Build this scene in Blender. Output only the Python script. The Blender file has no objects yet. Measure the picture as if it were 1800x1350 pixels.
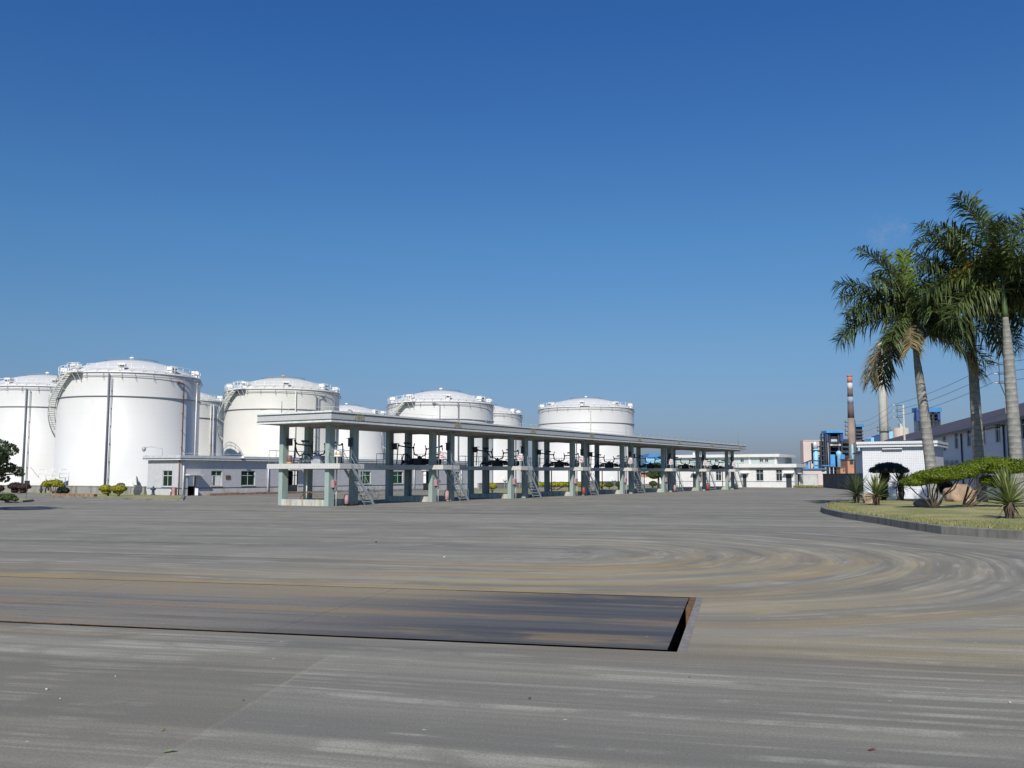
import bpy, math, random
from math import sin, cos, pi, radians, sqrt, atan2, tan, hypot
from mathutils import Vector, Matrix

S = bpy.context.scene
COL = S.collection
random.seed(7)

# ------------------------------------------------------------------ camera
F_PX, PITCH, CAM_H = 1650.0, math.atan((834 - 675) / 1650.0), 2.3
cam_data = bpy.data.cameras.new("camera")
cam_data.sensor_width = 36.0
cam_data.lens = 36.0 * F_PX / 1800.0
cam_data.clip_start, cam_data.clip_end = 0.1, 20000
cam = bpy.data.objects.new("camera", cam_data)
cam.location = (0, 0, CAM_H)
cam.rotation_euler = (pi / 2 + PITCH, 0, 0)
COL.objects.link(cam)
S.camera = cam

# ------------------------------------------------------------------ sky, sun, exposure
SUN_AZ, SUN_EL = radians(190.0), radians(39.0)      # azimuth clockwise from +Y
S.world = bpy.data.worlds.new("World")
S.world.use_nodes = True
wn = S.world.node_tree
wn.nodes.clear()
w_out = wn.nodes.new('ShaderNodeOutputWorld')
w_bg = wn.nodes.new('ShaderNodeBackground')
w_sky = wn.nodes.new('ShaderNodeTexSky')
w_sky.sky_type = 'NISHITA'
w_sky.sun_disc = False
w_sky.sun_elevation = SUN_EL
w_sky.sun_rotation = SUN_AZ
w_sky.altitude = 0
w_sky.air_density = 1.0
w_sky.dust_density = 0.8
w_sky.ozone_density = 2.5
w_bg.inputs['Strength'].default_value = 0.102
# clear winter air: deep blue overhead, a soft grey blue haze low down (tint by height of the view direction)
w_geo = wn.nodes.new('ShaderNodeTexCoord'); w_sep = wn.nodes.new('ShaderNodeSeparateXYZ'); w_ramp = wn.nodes.new('ShaderNodeValToRGB'); w_mul = wn.nodes.new('ShaderNodeMix')
wn.links.new(w_geo.outputs['Generated'], w_sep.inputs[0]); wn.links.new(w_sep.outputs[2], w_ramp.inputs[0])
w_mul.data_type = 'RGBA'; w_mul.blend_type = 'MULTIPLY'; w_mul.inputs[0].default_value = 1.0
stops = ((0.0, (0.46, 0.545, 0.86)), (0.036, (0.478, 0.565, 0.857)), (0.135, (0.515, 0.717, 0.926)), (0.245, (0.45, 0.787, 1.07)), (0.44, (0.30, 0.70, 1.20)), (1.0, (0.30, 0.70, 1.20)))
cr = w_ramp.color_ramp
while len(cr.elements) < len(stops): cr.elements.new(0.5)
for e_, (p_, c_) in zip(cr.elements, stops): e_.position = p_; e_.color = (*[v / 1.2 for v in c_], 1)
wn.links.new(w_sky.outputs[0], w_mul.inputs[6]); wn.links.new(w_ramp.outputs[0], w_mul.inputs[7])
wn.links.new(w_mul.outputs[2], w_bg.inputs['Color'])
wn.links.new(w_bg.outputs[0], w_out.inputs['Surface'])
sun_data = bpy.data.lights.new("sun", 'SUN')
sun_data.energy = 4.7
sun_data.angle = radians(0.53)
sun_data.color = (1.0, 0.94, 0.84)
sun = bpy.data.objects.new("sun", sun_data)
to_sun = Vector((sin(SUN_AZ) * cos(SUN_EL), cos(SUN_AZ) * cos(SUN_EL), sin(SUN_EL)))
sun.rotation_euler = (-to_sun).to_track_quat('-Z', 'Y').to_euler()
sun.location = to_sun * 50
COL.objects.link(sun)
S.view_settings.view_transform = 'Standard'
S.view_settings.look = 'None'
S.view_settings.gamma = 1.0
S.view_settings.exposure = 0.0
S.view_settings.use_curve_mapping = False

# ------------------------------------------------------------------ measuring helpers
def ray(px, py):
    u, w = (px - 900) / F_PX, (675 - py) / F_PX
    return Vector((u, cos(PITCH) - w * sin(PITCH), sin(PITCH) + w * cos(PITCH)))
def at(px, py, z=0.0):                       # surveyed point on a level of height z
    d = ray(px, py)
    t = (z - CAM_H) / d.z
    return Vector((d.x * t, d.y * t, z))
def far(px, py, Y):                          # surveyed point at distance Y
    d = ray(px, py)
    t = Y / d.y
    return Vector((d.x * t, Y, CAM_H + d.z * t))

# ------------------------------------------------------------------ mesh helper
class MB:
    def __init__(self):
        self.v, self.f, self.mi, self.sm = [], [], [], []
    def add(self, vs, fs, mi=0, smooth=False):
        o = len(self.v)
        self.v += [tuple(p) for p in vs]
        for f in fs:
            self.f.append(tuple(i + o for i in f)); self.mi.append(mi); self.sm.append(smooth)
        return self
    def box(self, x0, y0, z0, x1, y1, z1, mi=0):
        if x0 > x1: x0, x1 = x1, x0
        if y0 > y1: y0, y1 = y1, y0
        if z0 > z1: z0, z1 = z1, z0
        return self.add([(x0,y0,z0),(x1,y0,z0),(x1,y1,z0),(x0,y1,z0),(x0,y0,z1),(x1,y0,z1),(x1,y1,z1),(x0,y1,z1)],
                        [(0,3,2,1),(4,5,6,7),(0,1,5,4),(1,2,6,5),(2,3,7,6),(3,0,4,7)], mi)
    def bev(self, x0, y0, z0, x1, y1, z1, b=0.02, mi=0):     # box with chamfered vertical and top edges
        p = lambda d, z: [(x0+d+(b if d==0 else 0)*0, y0+d, z), (x1-d, y0+d, z), (x1-d, y1-d, z), (x0+d, y1-d, z)]
        def ring(ins, z):
            a = b
            return [(x0+ins+a,y0+ins,z),(x1-ins-a,y0+ins,z),(x1-ins,y0+ins+a,z),(x1-ins,y1-ins-a,z),(x1-ins-a,y1-ins,z),(x0+ins+a,y1-ins,z),(x0+ins,y1-ins-a,z),(x0+ins,y0+ins+a,z)]
        vs = ring(0, z0) + ring(0, z1 - b) + ring(b, z1)
        fs = [tuple(reversed(range(8))), tuple(range(16, 24))]
        for k in range(2):
            for i in range(8):
                j = (i + 1) % 8
                fs.append((k*8+i, k*8+j, k*8+8+j, k*8+8+i))
        return self.add(vs, fs, mi)
    def beam(self, p, q, w=0.1, h=None, mi=0):
        p, q = Vector(p), Vector(q); h = h or w
        d = (q - p)
        if d.length < 1e-6: return self
        d.normalize()
        up = Vector((0, 0, 1)) if abs(d.z) < 0.95 else Vector((0, 1, 0))
        s = d.cross(up).normalized(); t = s.cross(d).normalized()
        vs = [e + s*a*w/2 + t*b*h/2 for e in (p, q) for a, b in ((-1,-1),(1,-1),(1,1),(-1,1))]
        return self.add(vs, [(0,1,2,3),(7,6,5,4),(0,4,5,1),(1,5,6,2),(2,6,7,3),(3,7,4,0)], mi)
    def tube(self, pts, r, n=6, mi=0, closed=False, smooth=True):
        pts = [Vector(p) for p in pts]; N = len(pts)
        rs = r if isinstance(r, (list, tuple)) else [r] * N
        vs, prev = [], None
        for i in range(N):
            a = pts[(i - 1) % N] if (closed or i > 0) else pts[i]
            b = pts[(i + 1) % N] if (closed or i < N - 1) else pts[i]
            d = (b - a).normalized()
            if prev is None:
                ref = Vector((0, 0, 1)) if abs(d.z) < 0.9 else Vector((1, 0, 0))
                s = d.cross(ref).normalized()
            else:
                s = (prev - d * prev.dot(d))
                s = s.normalized() if s.length > 1e-6 else d.orthogonal().normalized()
            prev = s
            t = d.cross(s)
            for k in range(n):
                an = 2 * pi * k / n
                vs.append(pts[i] + s * cos(an) * rs[i] + t * sin(an) * rs[i])
        fs = []
        for i in range(N if closed else N - 1):
            i2 = (i + 1) % N
            for k in range(n):
                k2 = (k + 1) % n
                fs.append((i*n+k, i2*n+k, i2*n+k2, i*n+k2))
        if not closed:
            fs.append(tuple(range(n))); fs.append(tuple(reversed(range((N-1)*n, N*n))))
        return self.add(vs, fs, mi, smooth)
    def lathe(self, prof, n=24, c=(0, 0, 0), mi=0, smooth=True, cap=True):
        vs, fs = [], []
        for r, z in prof:
            for k in range(n):
                a = 2 * pi * k / n
                vs.append((c[0] + r * cos(a), c[1] + r * sin(a), c[2] + z))
        for i in range(len(prof) - 1):
            for k in range(n):
                k2 = (k + 1) % n
                fs.append((i*n+k, i*n+k2, (i+1)*n+k2, (i+1)*n+k))
        if cap:
            fs.append(tuple(reversed(range(n)))); fs.append(tuple(range((len(prof)-1)*n, len(prof)*n)))
        return self.add(vs, fs, mi, smooth)
    def prism(self, poly, z0, z1, mi=0, mi_side=None):
        n = len(poly); ms = mi if mi_side is None else mi_side
        vs = [(p[0], p[1], z0) for p in poly] + [(p[0], p[1], z1) for p in poly]
        self.add(vs, [tuple(range(n, 2*n)), tuple(reversed(range(n)))], mi)
        o = len(self.v) - 2*n
        for i in range(n):
            j = (i + 1) % n
            self.f.append((o+i, o+j, o+n+j, o+n+i)); self.mi.append(ms); self.sm.append(False)
        return self
    def quad(self, a, b, c, d, mi=0):
        return self.add([a, b, c, d], [(0, 1, 2, 3)], mi)
    def sphere(self, c, rx, ry, rz, n=10, m=6, mi=0):
        prof = []
        vs, fs = [], []
        for i in range(m + 1):
            th = pi * i / m
            for k in range(n):
                a = 2 * pi * k / n
                vs.append((c[0] + rx*sin(th)*cos(a), c[1] + ry*sin(th)*sin(a), c[2] - rz*cos(th)))
        for i in range(m):
            for k in range(n):
                k2 = (k + 1) % n
                fs.append((i*n+k, i*n+k2, (i+1)*n+k2, (i+1)*n+k))
        return self.add(vs, fs, mi, True)
    def build(self, name, mats, parent=None):
        me = bpy.data.meshes.new(name)
        me.from_pydata(self.v, [], self.f)
        if not isinstance(mats, (list, tuple)): mats = [mats]
        for m in mats: me.materials.append(m)
        me.polygons.foreach_set('material_index', self.mi)
        me.polygons.foreach_set('use_smooth', self.sm)
        me.update()
        o = bpy.data.objects.new(name, me)
        COL.objects.link(o)
        if parent is not None: o.parent = parent
        return o

def tag(o, label, cat, group=None, kind=None):
    if label: o['label'] = label
    if cat: o['category'] = cat
    if group: o['group'] = group
    if kind: o['kind'] = kind
    return o
def thing(name, label, cat, loc=(0, 0, 0), rz=0.0, group=None):
    o = bpy.data.objects.new(name, None)
    o.empty_display_size = 0.3
    o.location = loc; o.rotation_euler = (0, 0, rz)
    COL.objects.link(o)
    return tag(o, label, cat, group)
def setting(o):
    o['kind'] = 'structure'; return o
def children(o):
    return [c for c in bpy.data.objects if c.parent == o]
def copy_tree(o, kids=None):
    c = o.copy(); COL.objects.link(c)
    for ch in o.children:
        d = ch.copy(); COL.objects.link(d); d.parent = c
        for g in ch.children:
            e = g.copy(); COL.objects.link(e); e.parent = d
    return c

# ------------------------------------------------------------------ material helpers
class NT:
    def __init__(self, name):
        self.m = bpy.data.materials.new(name); self.m.use_nodes = True
        self.t = self.m.node_tree; self.t.nodes.clear()
        self.out = self.t.nodes.new('ShaderNodeOutputMaterial')
        self.bsdf = self.t.nodes.new('ShaderNodeBsdfPrincipled')
        self.t.links.new(self.bsdf.outputs[0], self.out.inputs['Surface'])
    def put(self, sock, val):
        if hasattr(val, 'is_output'): self.t.links.new(val, sock)
        elif isinstance(val, (tuple, list)) and len(val) == 3 and len(sock.default_value) == 4: sock.default_value = (*val, 1)
        else: sock.default_value = val
    def math(self, op, a, b=None, c=None, clamp=False):
        n = self.t.nodes.new('ShaderNodeMath'); n.operation = op; n.use_clamp = clamp
        for i, x in enumerate((a, b, c)):
            if x is not None: self.put(n.inputs[i], x)
        return n.outputs[0]
    def noise(self, vec, scale=1.0, detail=4.0, rough=0.55, dist=0.0):
        n = self.t.nodes.new('ShaderNodeTexNoise')
        if vec is not None: self.t.links.new(vec, n.inputs['Vector'])
        n.inputs['Scale'].default_value = scale; n.inputs['Detail'].default_value = detail
        n.inputs['Roughness'].default_value = rough; n.inputs['Distortion'].default_value = dist
        return n.outputs['Fac']
    def comb(self, x, y, z=0.0):
        n = self.t.nodes.new('ShaderNodeCombineXYZ')
        for i, v in enumerate((x, y, z)): self.put(n.inputs[i], v)
        return n.outputs[0]
    def sep(self, v):
        n = self.t.nodes.new('ShaderNodeSeparateXYZ'); self.t.links.new(v, n.inputs[0]); return n.outputs
    def obj(self):
        return self.t.nodes.new('ShaderNodeTexCoord').outputs['Object']
    def pos(self):
        return self.t.nodes.new('ShaderNodeNewGeometry').outputs['Position']
    def step(self, v, lo, hi, a=0.0, b=1.0):
        n = self.t.nodes.new('ShaderNodeMapRange'); n.interpolation_type = 'SMOOTHSTEP'
        self.put(n.inputs[0], v)
        for i, x in zip((1, 2, 3, 4), (lo, hi, a, b)): n.inputs[i].default_value = x
        return n.outputs[0]
    def mix(self, f, a, b, mode='MIX'):
        n = self.t.nodes.new('ShaderNodeMix'); n.data_type = 'RGBA'; n.blend_type = mode; n.clamp_factor = True
        self.put(n.inputs[0], f); self.put(n.inputs[6], a); self.put(n.inputs[7], b)
        return n.outputs[2]
    def bump(self, h, strength=0.3, dist=0.02):
        n = self.t.nodes.new('ShaderNodeBump'); n.inputs['Strength'].default_value = strength; n.inputs['Distance'].default_value = dist
        self.t.links.new(h, n.inputs['Height']); self.t.links.new(n.outputs[0], self.bsdf.inputs['Normal'])
    def done(self, col, rough=0.6, metal=0.0, spec=None):
        self.put(self.bsdf.inputs['Base Color'], col)
        self.put(self.bsdf.inputs['Roughness'], rough)
        self.bsdf.inputs['Metallic'].default_value = metal
        if spec is not None: self.bsdf.inputs['Specular IOR Level'].default_value = spec
        return self.m

def shade(c, k): return tuple(min(1, x * k) for x in c)
def plain(name, c, rough=0.6, var=0.12, scale=3.0, metal=0.0, bump=0.0):
    n = NT(name); v = n.obj()
    f = n.noise(v, scale, 5, 0.6)
    f = n.step(f, 0.3, 0.7)
    if bump: n.bump(n.noise(v, scale * 8, 4), bump, 0.02)
    return n.done(n.mix(f, shade(c, 1 - var), shade(c, 1 + var)), rough, metal)
def streaky(name, c, stain, amount=0.5, rough=0.6, hs=1.6, lo=0.5, hi=0.72, metal=0.0):
    """paint with vertical run-off stains"""
    n = NT(name); p = n.sep(n.obj())
    u = n.math('ADD', p[0], n.math('MULTIPLY', p[1], 0.93))
    f = n.noise(n.comb(n.math('MULTIPLY', u, hs), n.math('MULTIPLY', p[2], 0.25), 0), 1.0, 6, 0.65)
    f = n.math('MULTIPLY', n.step(f, lo, hi), amount)
    g = n.noise(n.obj(), 2.2, 5, 0.6)
    base = n.mix(n.step(g, 0.3, 0.7), shade(c, 0.93), shade(c, 1.05))
    return n.done(n.mix(f, base, stain), rough, metal)
def tiled(name, c, grout, t=0.2, gap=0.02, rough=0.35, stain=None, amount=0.0, h=None):
    n = NT(name); p = n.sep(n.obj())
    u = n.math('ADD', p[0], p[1])
    b = n.t.nodes.new('ShaderNodeTexBrick')
    b.offset = 0.0; b.squash = 1.0
    n.t.links.new(n.comb(u, p[2], 0.0), b.inputs['Vector'])
    b.inputs['Color1'].default_value = (*shade(c, 0.95), 1); b.inputs['Color2'].default_value = (*shade(c, 1.03), 1)
    b.inputs['Mortar'].default_value = (*grout, 1)
    b.inputs['Scale'].default_value = 1.0; b.inputs['Mortar Size'].default_value = gap
    b.inputs['Mortar Smooth'].default_value = 0.3
    b.inputs['Brick Width'].default_value = t; b.inputs['Row Height'].default_value = h or t
    col = b.outputs['Color']
    if stain:
        f = n.noise(n.comb(n.math('MULTIPLY', u, 1.5), n.math('MULTIPLY', p[2], 0.4), 0), 1.0, 6, 0.7)
        col = n.mix(n.math('MULTIPLY', n.step(f, 0.5, 0.75), amount), col, stain)
    return n.done(col, rough)
def foliage(name, a, b, trans=0.25, rough=0.5, scale=1.7):
    """leaf colour varies from clump to clump and leaf to leaf; some light passes through"""
    n = NT(name)
    g = n.t.nodes.new('ShaderNodeNewGeometry')
    f = n.noise(n.obj(), scale, 3, 0.6)
    r = n.math('ADD', n.math('MULTIPLY', f, 0.9), n.math('MULTIPLY', g.outputs['Random Per Island'], 0.55))
    col = n.mix(n.step(r, 0.35, 1.0), a, b)
    n.done(col, rough, 0.0, 0.3)
    tr = n.t.nodes.new('ShaderNodeBsdfTranslucent'); n.put(tr.inputs['Color'], n.mix(0.5, col, (0.25, 0.3, 0.03)))
    mx = n.t.nodes.new('ShaderNodeMixShader'); mx.inputs[0].default_value = trans
    n.t.links.new(n.bsdf.outputs[0], mx.inputs[1]); n.t.links.new(tr.outputs[0], mx.inputs[2])
    n.t.links.new(mx.outputs[0], n.out.inputs['Surface'])
    return n.m
def glass(name, tint, clear=0.6, gloss_col=(0.9, 0.95, 1.0)):
    n = NT(name)
    tr = n.t.nodes.new('ShaderNodeBsdfTransparent'); tr.inputs[0].default_value = (*tint, 1)
    n.done(shade(tint, 0.25), 0.08)
    mx = n.t.nodes.new('ShaderNodeMixShader'); mx.inputs[0].default_value = 1 - clear
    n.t.links.new(tr.outputs[0], mx.inputs[1]); n.t.links.new(n.bsdf.outputs[0], mx.inputs[2])
    n.t.links.new(mx.outputs[0], n.out.inputs['Surface'])
    return n.m

# ------------------------------------------------------------------ materials
M = {}
def tank_paint(name, c, stain):
    n = NT(name); v = n.obj(); p = n.sep(v)
    big = n.step(n.noise(v, 0.18, 3, 0.5), 0.35, 0.65)
    a = n.math('ARCTAN2', p[0], p[1])
    run = n.step(n.noise(n.comb(n.math('MULTIPLY', a, 26.0), n.math('MULTIPLY', p[2], 0.12), 0), 1.0, 5, 0.6), 0.52, 0.78)
    fall = n.step(p[2], 7.0, 17.0, 0.25, 1.0)
    course = n.math('FRACT', n.math('MULTIPLY', p[2], 1 / 1.78))
    line = n.step(n.math('ABSOLUTE', n.math('SUBTRACT', course, 0.5)), 0.482, 0.497)
    base = n.mix(big, shade(c, 0.975), shade(c, 1.015))
    base = n.mix(n.math('MULTIPLY', n.math('MULTIPLY', run, fall), 0.22), base, stain)
    base = n.mix(n.math('MULTIPLY', line, 0.16), base, stain)
    return n.done(base, 0.45)
M['tank_white'] = tank_paint('tank_white_paint', (0.645, 0.640, 0.620), (0.42, 0.39, 0.34))
M['tank_cream'] = tank_paint('tank_cream_paint', (0.645, 0.632, 0.575), (0.42, 0.38, 0.32))
M['white_rail'] = plain('white_rail_paint', (0.78, 0.78, 0.76), 0.5)
M['stair_paint'] = plain('stair_paint', (0.55, 0.57, 0.47), 0.5)
M['ring_grey'] = plain('ring_grey', (0.22, 0.23, 0.24), 0.6)
M['pipe_dark'] = plain('dark_pipe', (0.16, 0.17, 0.19), 0.5)
M['pipe_pale'] = plain('pale_pipe', (0.62, 0.61, 0.57), 0.5)
M['pipe_red'] = plain('red_brown_pipe', (0.17, 0.085, 0.08), 0.6)
M['black_iron'] = plain('black_iron', (0.022, 0.022, 0.026), 0.45)
M['dark_grey'] = plain('dark_grey', (0.06, 0.065, 0.07), 0.6)
M['pump_grey'] = plain('pump_grey', (0.35, 0.38, 0.42), 0.4, 0.2)
M['green_column'] = streaky('pale_green_paint', (0.30, 0.385, 0.35), (0.19, 0.18, 0.13), 0.45, 0.6, 1.6, 0.52, 0.75)
M['plinth'] = streaky('plinth_paint', (0.50, 0.50, 0.45), (0.22, 0.17, 0.11), 0.6, 0.7, 2.5, 0.45, 0.62)
M['fascia_tile'] = tiled('fascia_tile', (0.52, 0.525, 0.515), (0.40, 0.40, 0.39), 0.25, 0.012, 0.4, (0.40, 0.38, 0.34), 0.5, 0.12)
M['soffit'] = plain('soffit_plaster', (0.36, 0.34, 0.31), 0.8, 0.1, 0.6)
M['pale_strip'] = plain('pale_strip', (0.66, 0.68, 0.66), 0.5)
M['dark_strip'] = plain('dark_green_strip', (0.055, 0.085, 0.085), 0.5)
M['slab_tile'] = tiled('platform_tile', (0.62, 0.615, 0.59), (0.42, 0.41, 0.38), 0.2, 0.012, 0.45, (0.33, 0.20, 0.09), 0.55, 0.12)
M['steel_grey'] = plain('painted_steel', (0.33, 0.37, 0.38), 0.45, 0.15)
M['gold'] = plain('faded_gold_letters', (0.42, 0.36, 0.16), 0.4)
M['sign_white'] = plain('sign_white', (0.78, 0.77, 0.77), 0.4, 0.04)
M['sign_yellow'] = plain('sign_yellow', (0.80, 0.47, 0.03), 0.4, 0.04)
M['sign_black'] = plain('sign_black', (0.02, 0.02, 0.02), 0.4)
M['sign_red'] = plain('sign_red', (0.62, 0.10, 0.12), 0.4)
M['faded_red'] = plain('faded_red_paint', (0.42, 0.25, 0.27), 0.7, 0.2)
M['hydrant'] = plain('hydrant_paint', (0.03, 0.035, 0.075), 0.6)
M['red'] = plain('red_paint', (0.34, 0.06, 0.055), 0.5)
M['orange'] = plain('orange_paint', (0.50, 0.33, 0.16), 0.6)
M['rubber'] = plain('rubber', (0.02, 0.02, 0.02), 0.8)
M['hose'] = plain('brown_hose', (0.20, 0.12, 0.05), 0.6)
M['wall_lilac'] = streaky('lilac_grey_wall', (0.49, 0.495, 0.515), (0.37, 0.36, 0.35), 0.45, 0.7, 0.9, 0.5, 0.75)
M['wall_skirt'] = streaky('stained_skirting', (0.55, 0.55, 0.55), (0.34, 0.30, 0.24), 0.6, 0.75, 1.4, 0.45, 0.7)
M['slab_grey'] = plain('roof_band_grey', (0.50, 0.53, 0.57), 0.6)
M['frame_grey'] = plain('window_frame', (0.52, 0.54, 0.56), 0.4)
M['glass_green'] = glass('green_glass', (0.16, 0.34, 0.22), 0.62)
M['glass_dark'] = glass('dark_glass', (0.10, 0.16, 0.15), 0.25)
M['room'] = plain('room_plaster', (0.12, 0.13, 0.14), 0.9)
M['door_dark'] = plain('dark_door', (0.035, 0.045, 0.05), 0.5)
M['white_wall'] = streaky('white_wall', (0.68, 0.67, 0.64), (0.45, 0.44, 0.40), 0.35, 0.7, 1.0, 0.5, 0.75)
M['mint_wall'] = plain('mint_wall', (0.40, 0.47, 0.45), 0.7)
M['white_tile'] = tiled('white_wall_tile', (0.76, 0.78, 0.80), (0.42, 0.43, 0.46), 0.165, 0.012, 0.25)
M['brown_roof'] = plain('brown_roof_sheet', (0.075, 0.055, 0.052), 0.55, 0.12, 0.8)
M['shed_wall'] = streaky('shed_wall', (0.58, 0.62, 0.66), (0.45, 0.47, 0.48), 0.4, 0.7, 0.6, 0.5, 0.8)
M['bund'] = streaky('bund_concrete', (0.30, 0.295, 0.27), (0.13, 0.13, 0.12), 0.7, 0.85, 0.8, 0.42, 0.65)
M['kerb'] = streaky('kerb_concrete', (0.21, 0.205, 0.18), (0.09, 0.085, 0.07), 0.7, 0.9, 2.5, 0.42, 0.62)
M['brick_low'] = plain('planter_brick', (0.26, 0.16, 0.11), 0.9, 0.3, 2.0)
M['rough_wall'] = streaky('whitewashed_wall', (0.56, 0.56, 0.55), (0.26, 0.27, 0.28), 0.7, 0.85, 0.35, 0.42, 0.66)
M['dark_wall'] = plain('shaded_dark_stone', (0.075, 0.085, 0.095), 0.9, 0.35, 0.5)  # dark grey stone, with the wall's shade also put into the colour
M['chimney_brown'] = plain('chimney_brown', (0.13, 0.095, 0.10), 0.9, 0.12, 0.1)
M['chimney_red'] = plain('chimney_red', (0.42, 0.17, 0.125), 0.8, 0.1, 0.1)
M['chimney_white'] = plain('chimney_white', (0.52, 0.50, 0.48), 0.8, 0.1, 0.1)
M['chimney_blue'] = plain('chimney_blue_grey', (0.26, 0.33, 0.40), 0.8, 0.1, 0.1)
M['chimney_tan'] = plain('chimney_tan', (0.26, 0.21, 0.17), 0.9, 0.15, 0.2)
M['concrete'] = streaky('chimney_concrete', (0.44, 0.43, 0.39), (0.30, 0.29, 0.26), 0.5, 0.9, 0.25, 0.4, 0.7)
M['plant_pink'] = plain('pink_cladding', (0.60, 0.50, 0.47), 0.7, 0.06, 0.15)
M['plant_blue'] = plain('blue_cladding', (0.07, 0.28, 0.62), 0.5, 0.12, 0.3)
M['plant_sky'] = plain('pale_blue_cladding', (0.26, 0.52, 0.72), 0.5, 0.1, 0.3)
M['plant_dark'] = plain('dark_steelwork', (0.035, 0.045, 0.06), 0.7, 0.3, 0.4)
M['plant_navy'] = plain('navy_cladding', (0.03, 0.07, 0.22), 0.6, 0.15, 0.3)
M['silver'] = plain('galvanised_duct', (0.52, 0.54, 0.55), 0.4, 0.2, 0.5)
M['blue_roof'] = plain('blue_roof_sheet', (0.06, 0.22, 0.46), 0.5, 0.1, 0.4)
M['brick_orange'] = plain('orange_brick', (0.46, 0.23, 0.14), 0.85, 0.12, 0.4)
M['silo'] = plain('silo_render', (0.46, 0.40, 0.33), 0.9, 0.1, 0.2)
M['pole'] = plain('concrete_pole', (0.42, 0.41, 0.36), 0.9)
M['wire'] = plain('wire', (0.10, 0.11, 0.13), 0.6)
M['rust'] = plain('rusty_steel', (0.12, 0.07, 0.032), 0.85, 0.4, 5.0, bump=0.3)
M['frame_steel'] = plain('worn_steel_frame', (0.20, 0.185, 0.17), 0.9, 0.25, 6.0)
M['pit'] = plain('pit_shade', (0.03, 0.027, 0.022), 0.95)  # near black colour stands in for the shadow in the deck gap
# royal palm trunk: ring scars
n = NT('palm_trunk_bark'); p = n.sep(n.obj())
wv = n.math('SINE', n.math('ADD', n.math('MULTIPLY', p[2], 17.0), n.math('MULTIPLY', n.noise(n.obj(), 1.2, 4), 5.0)))
ring = n.step(wv, 0.72, 1.0)
blot = n.step(n.noise(n.obj(), 2.6, 5, 0.65), 0.35, 0.68)
n.bump(wv, 0.25, 0.03)
M['palm_trunk'] = n.done(n.mix(n.math('MULTIPLY', ring, 0.6), n.mix(blot, (0.20, 0.197, 0.187), (0.31, 0.305, 0.29)), (0.13, 0.127, 0.12)), 0.85)
M['crownshaft'] = plain('palm_crownshaft', (0.075, 0.12, 0.04), 0.45, 0.2, 1.0)
M['frond'] = foliage('palm_frond', (0.008, 0.019, 0.006), (0.11, 0.145, 0.045), 0.11, 0.42, 0.8)
M['frond_yellow'] = foliage('yellowing_frond', (0.16, 0.16, 0.03), (0.36, 0.25, 0.04), 0.25, 0.45)
M['frond_lime'] = foliage('young_frond', (0.07, 0.12, 0.015), (0.17, 0.23, 0.03), 0.25, 0.45)
M['frond_dead'] = foliage('dry_frond', (0.075, 0.075, 0.03), (0.24, 0.19, 0.10), 0.1, 0.8)
M['yucca_leaf'] = foliage('agave_leaf', (0.06, 0.095, 0.03), (0.29, 0.32, 0.11), 0.12, 0.45, 2.2)
M['yucca_dark'] = foliage('dark_agave_leaf', (0.03, 0.055, 0.035), (0.09, 0.12, 0.05), 0.12, 0.45, 2.2)
M['dry_leaf'] = foliage('dry_agave_leaf', (0.065, 0.048, 0.03), (0.17, 0.13, 0.08), 0.05, 0.85)
M['bark'] = plain('dark_bark', (0.075, 0.058, 0.045), 0.9, 0.3, 6.0, bump=0.4)
M['leaf_lime'] = foliage('clipped_lime_leaf', (0.04, 0.075, 0.008), (0.17, 0.225, 0.014), 0.25, 0.5, 1.6)
M['leaf_yellow'] = foliage('golden_leaf', (0.19, 0.20, 0.015), (0.42, 0.40, 0.04), 0.25, 0.5, 2.0)
M['leaf_green'] = foliage('mid_green_leaf', (0.03, 0.055, 0.015), (0.085, 0.13, 0.035), 0.2, 0.5, 1.5)
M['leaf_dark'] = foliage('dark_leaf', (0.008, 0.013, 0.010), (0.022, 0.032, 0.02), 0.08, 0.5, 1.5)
M['leaf_purple'] = foliage('purple_leaf', (0.035, 0.022, 0.022), (0.085, 0.05, 0.045), 0.1, 0.55, 1.5)
M['leaf_tree'] = foliage('tree_leaf', (0.032, 0.050, 0.022), (0.105, 0.135, 0.06), 0.2, 0.5, 1.2)
M['grass_blade'] = foliage('lawn_blade', (0.12, 0.14, 0.035), (0.34, 0.31, 0.12), 0.2, 0.7, 0.5)
M['fallen_green'] = plain('fallen_leaf_green', (0.20, 0.24, 0.10), 0.6)
M['fallen_red'] = plain('fallen_leaf_red', (0.16, 0.05, 0.03), 0.6)
M['stone_bit'] = plain('pale_chip', (0.45, 0.44, 0.41), 0.9)
# garden rock
n = NT('garden_rock'); v = n.obj()
f1 = n.step(n.noise(v, 1.1, 6, 0.6), 0.35, 0.65); f2 = n.step(n.noise(v, 6.0, 5, 0.7), 0.45, 0.75)
n.bump(n.noise(v, 5.0, 8, 0.7), 0.6, 0.06)
M['rock'] = n.done(n.mix(n.math('MULTIPLY', f2, 0.5), n.mix(f1, (0.30, 0.205, 0.15), (0.42, 0.32, 0.215)), (0.20, 0.14, 0.11)), 0.85)
# dry lawn soil and turf
n = NT('dry_lawn'); v = n.pos()
f1 = n.step(n.noise(v, 0.35, 5, 0.6), 0.38, 0.62); f2 = n.step(n.noise(v, 2.6, 6, 0.7), 0.35, 0.7)
c = n.mix(f1, (0.36, 0.335, 0.155), (0.19, 0.215, 0.075)); c = n.mix(n.math('MULTIPLY', f2, 0.55), c, (0.25, 0.20, 0.10))
n.bump(n.noise(v, 14, 4), 0.6, 0.05)
M['lawn'] = n.done(c, 0.95)

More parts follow.
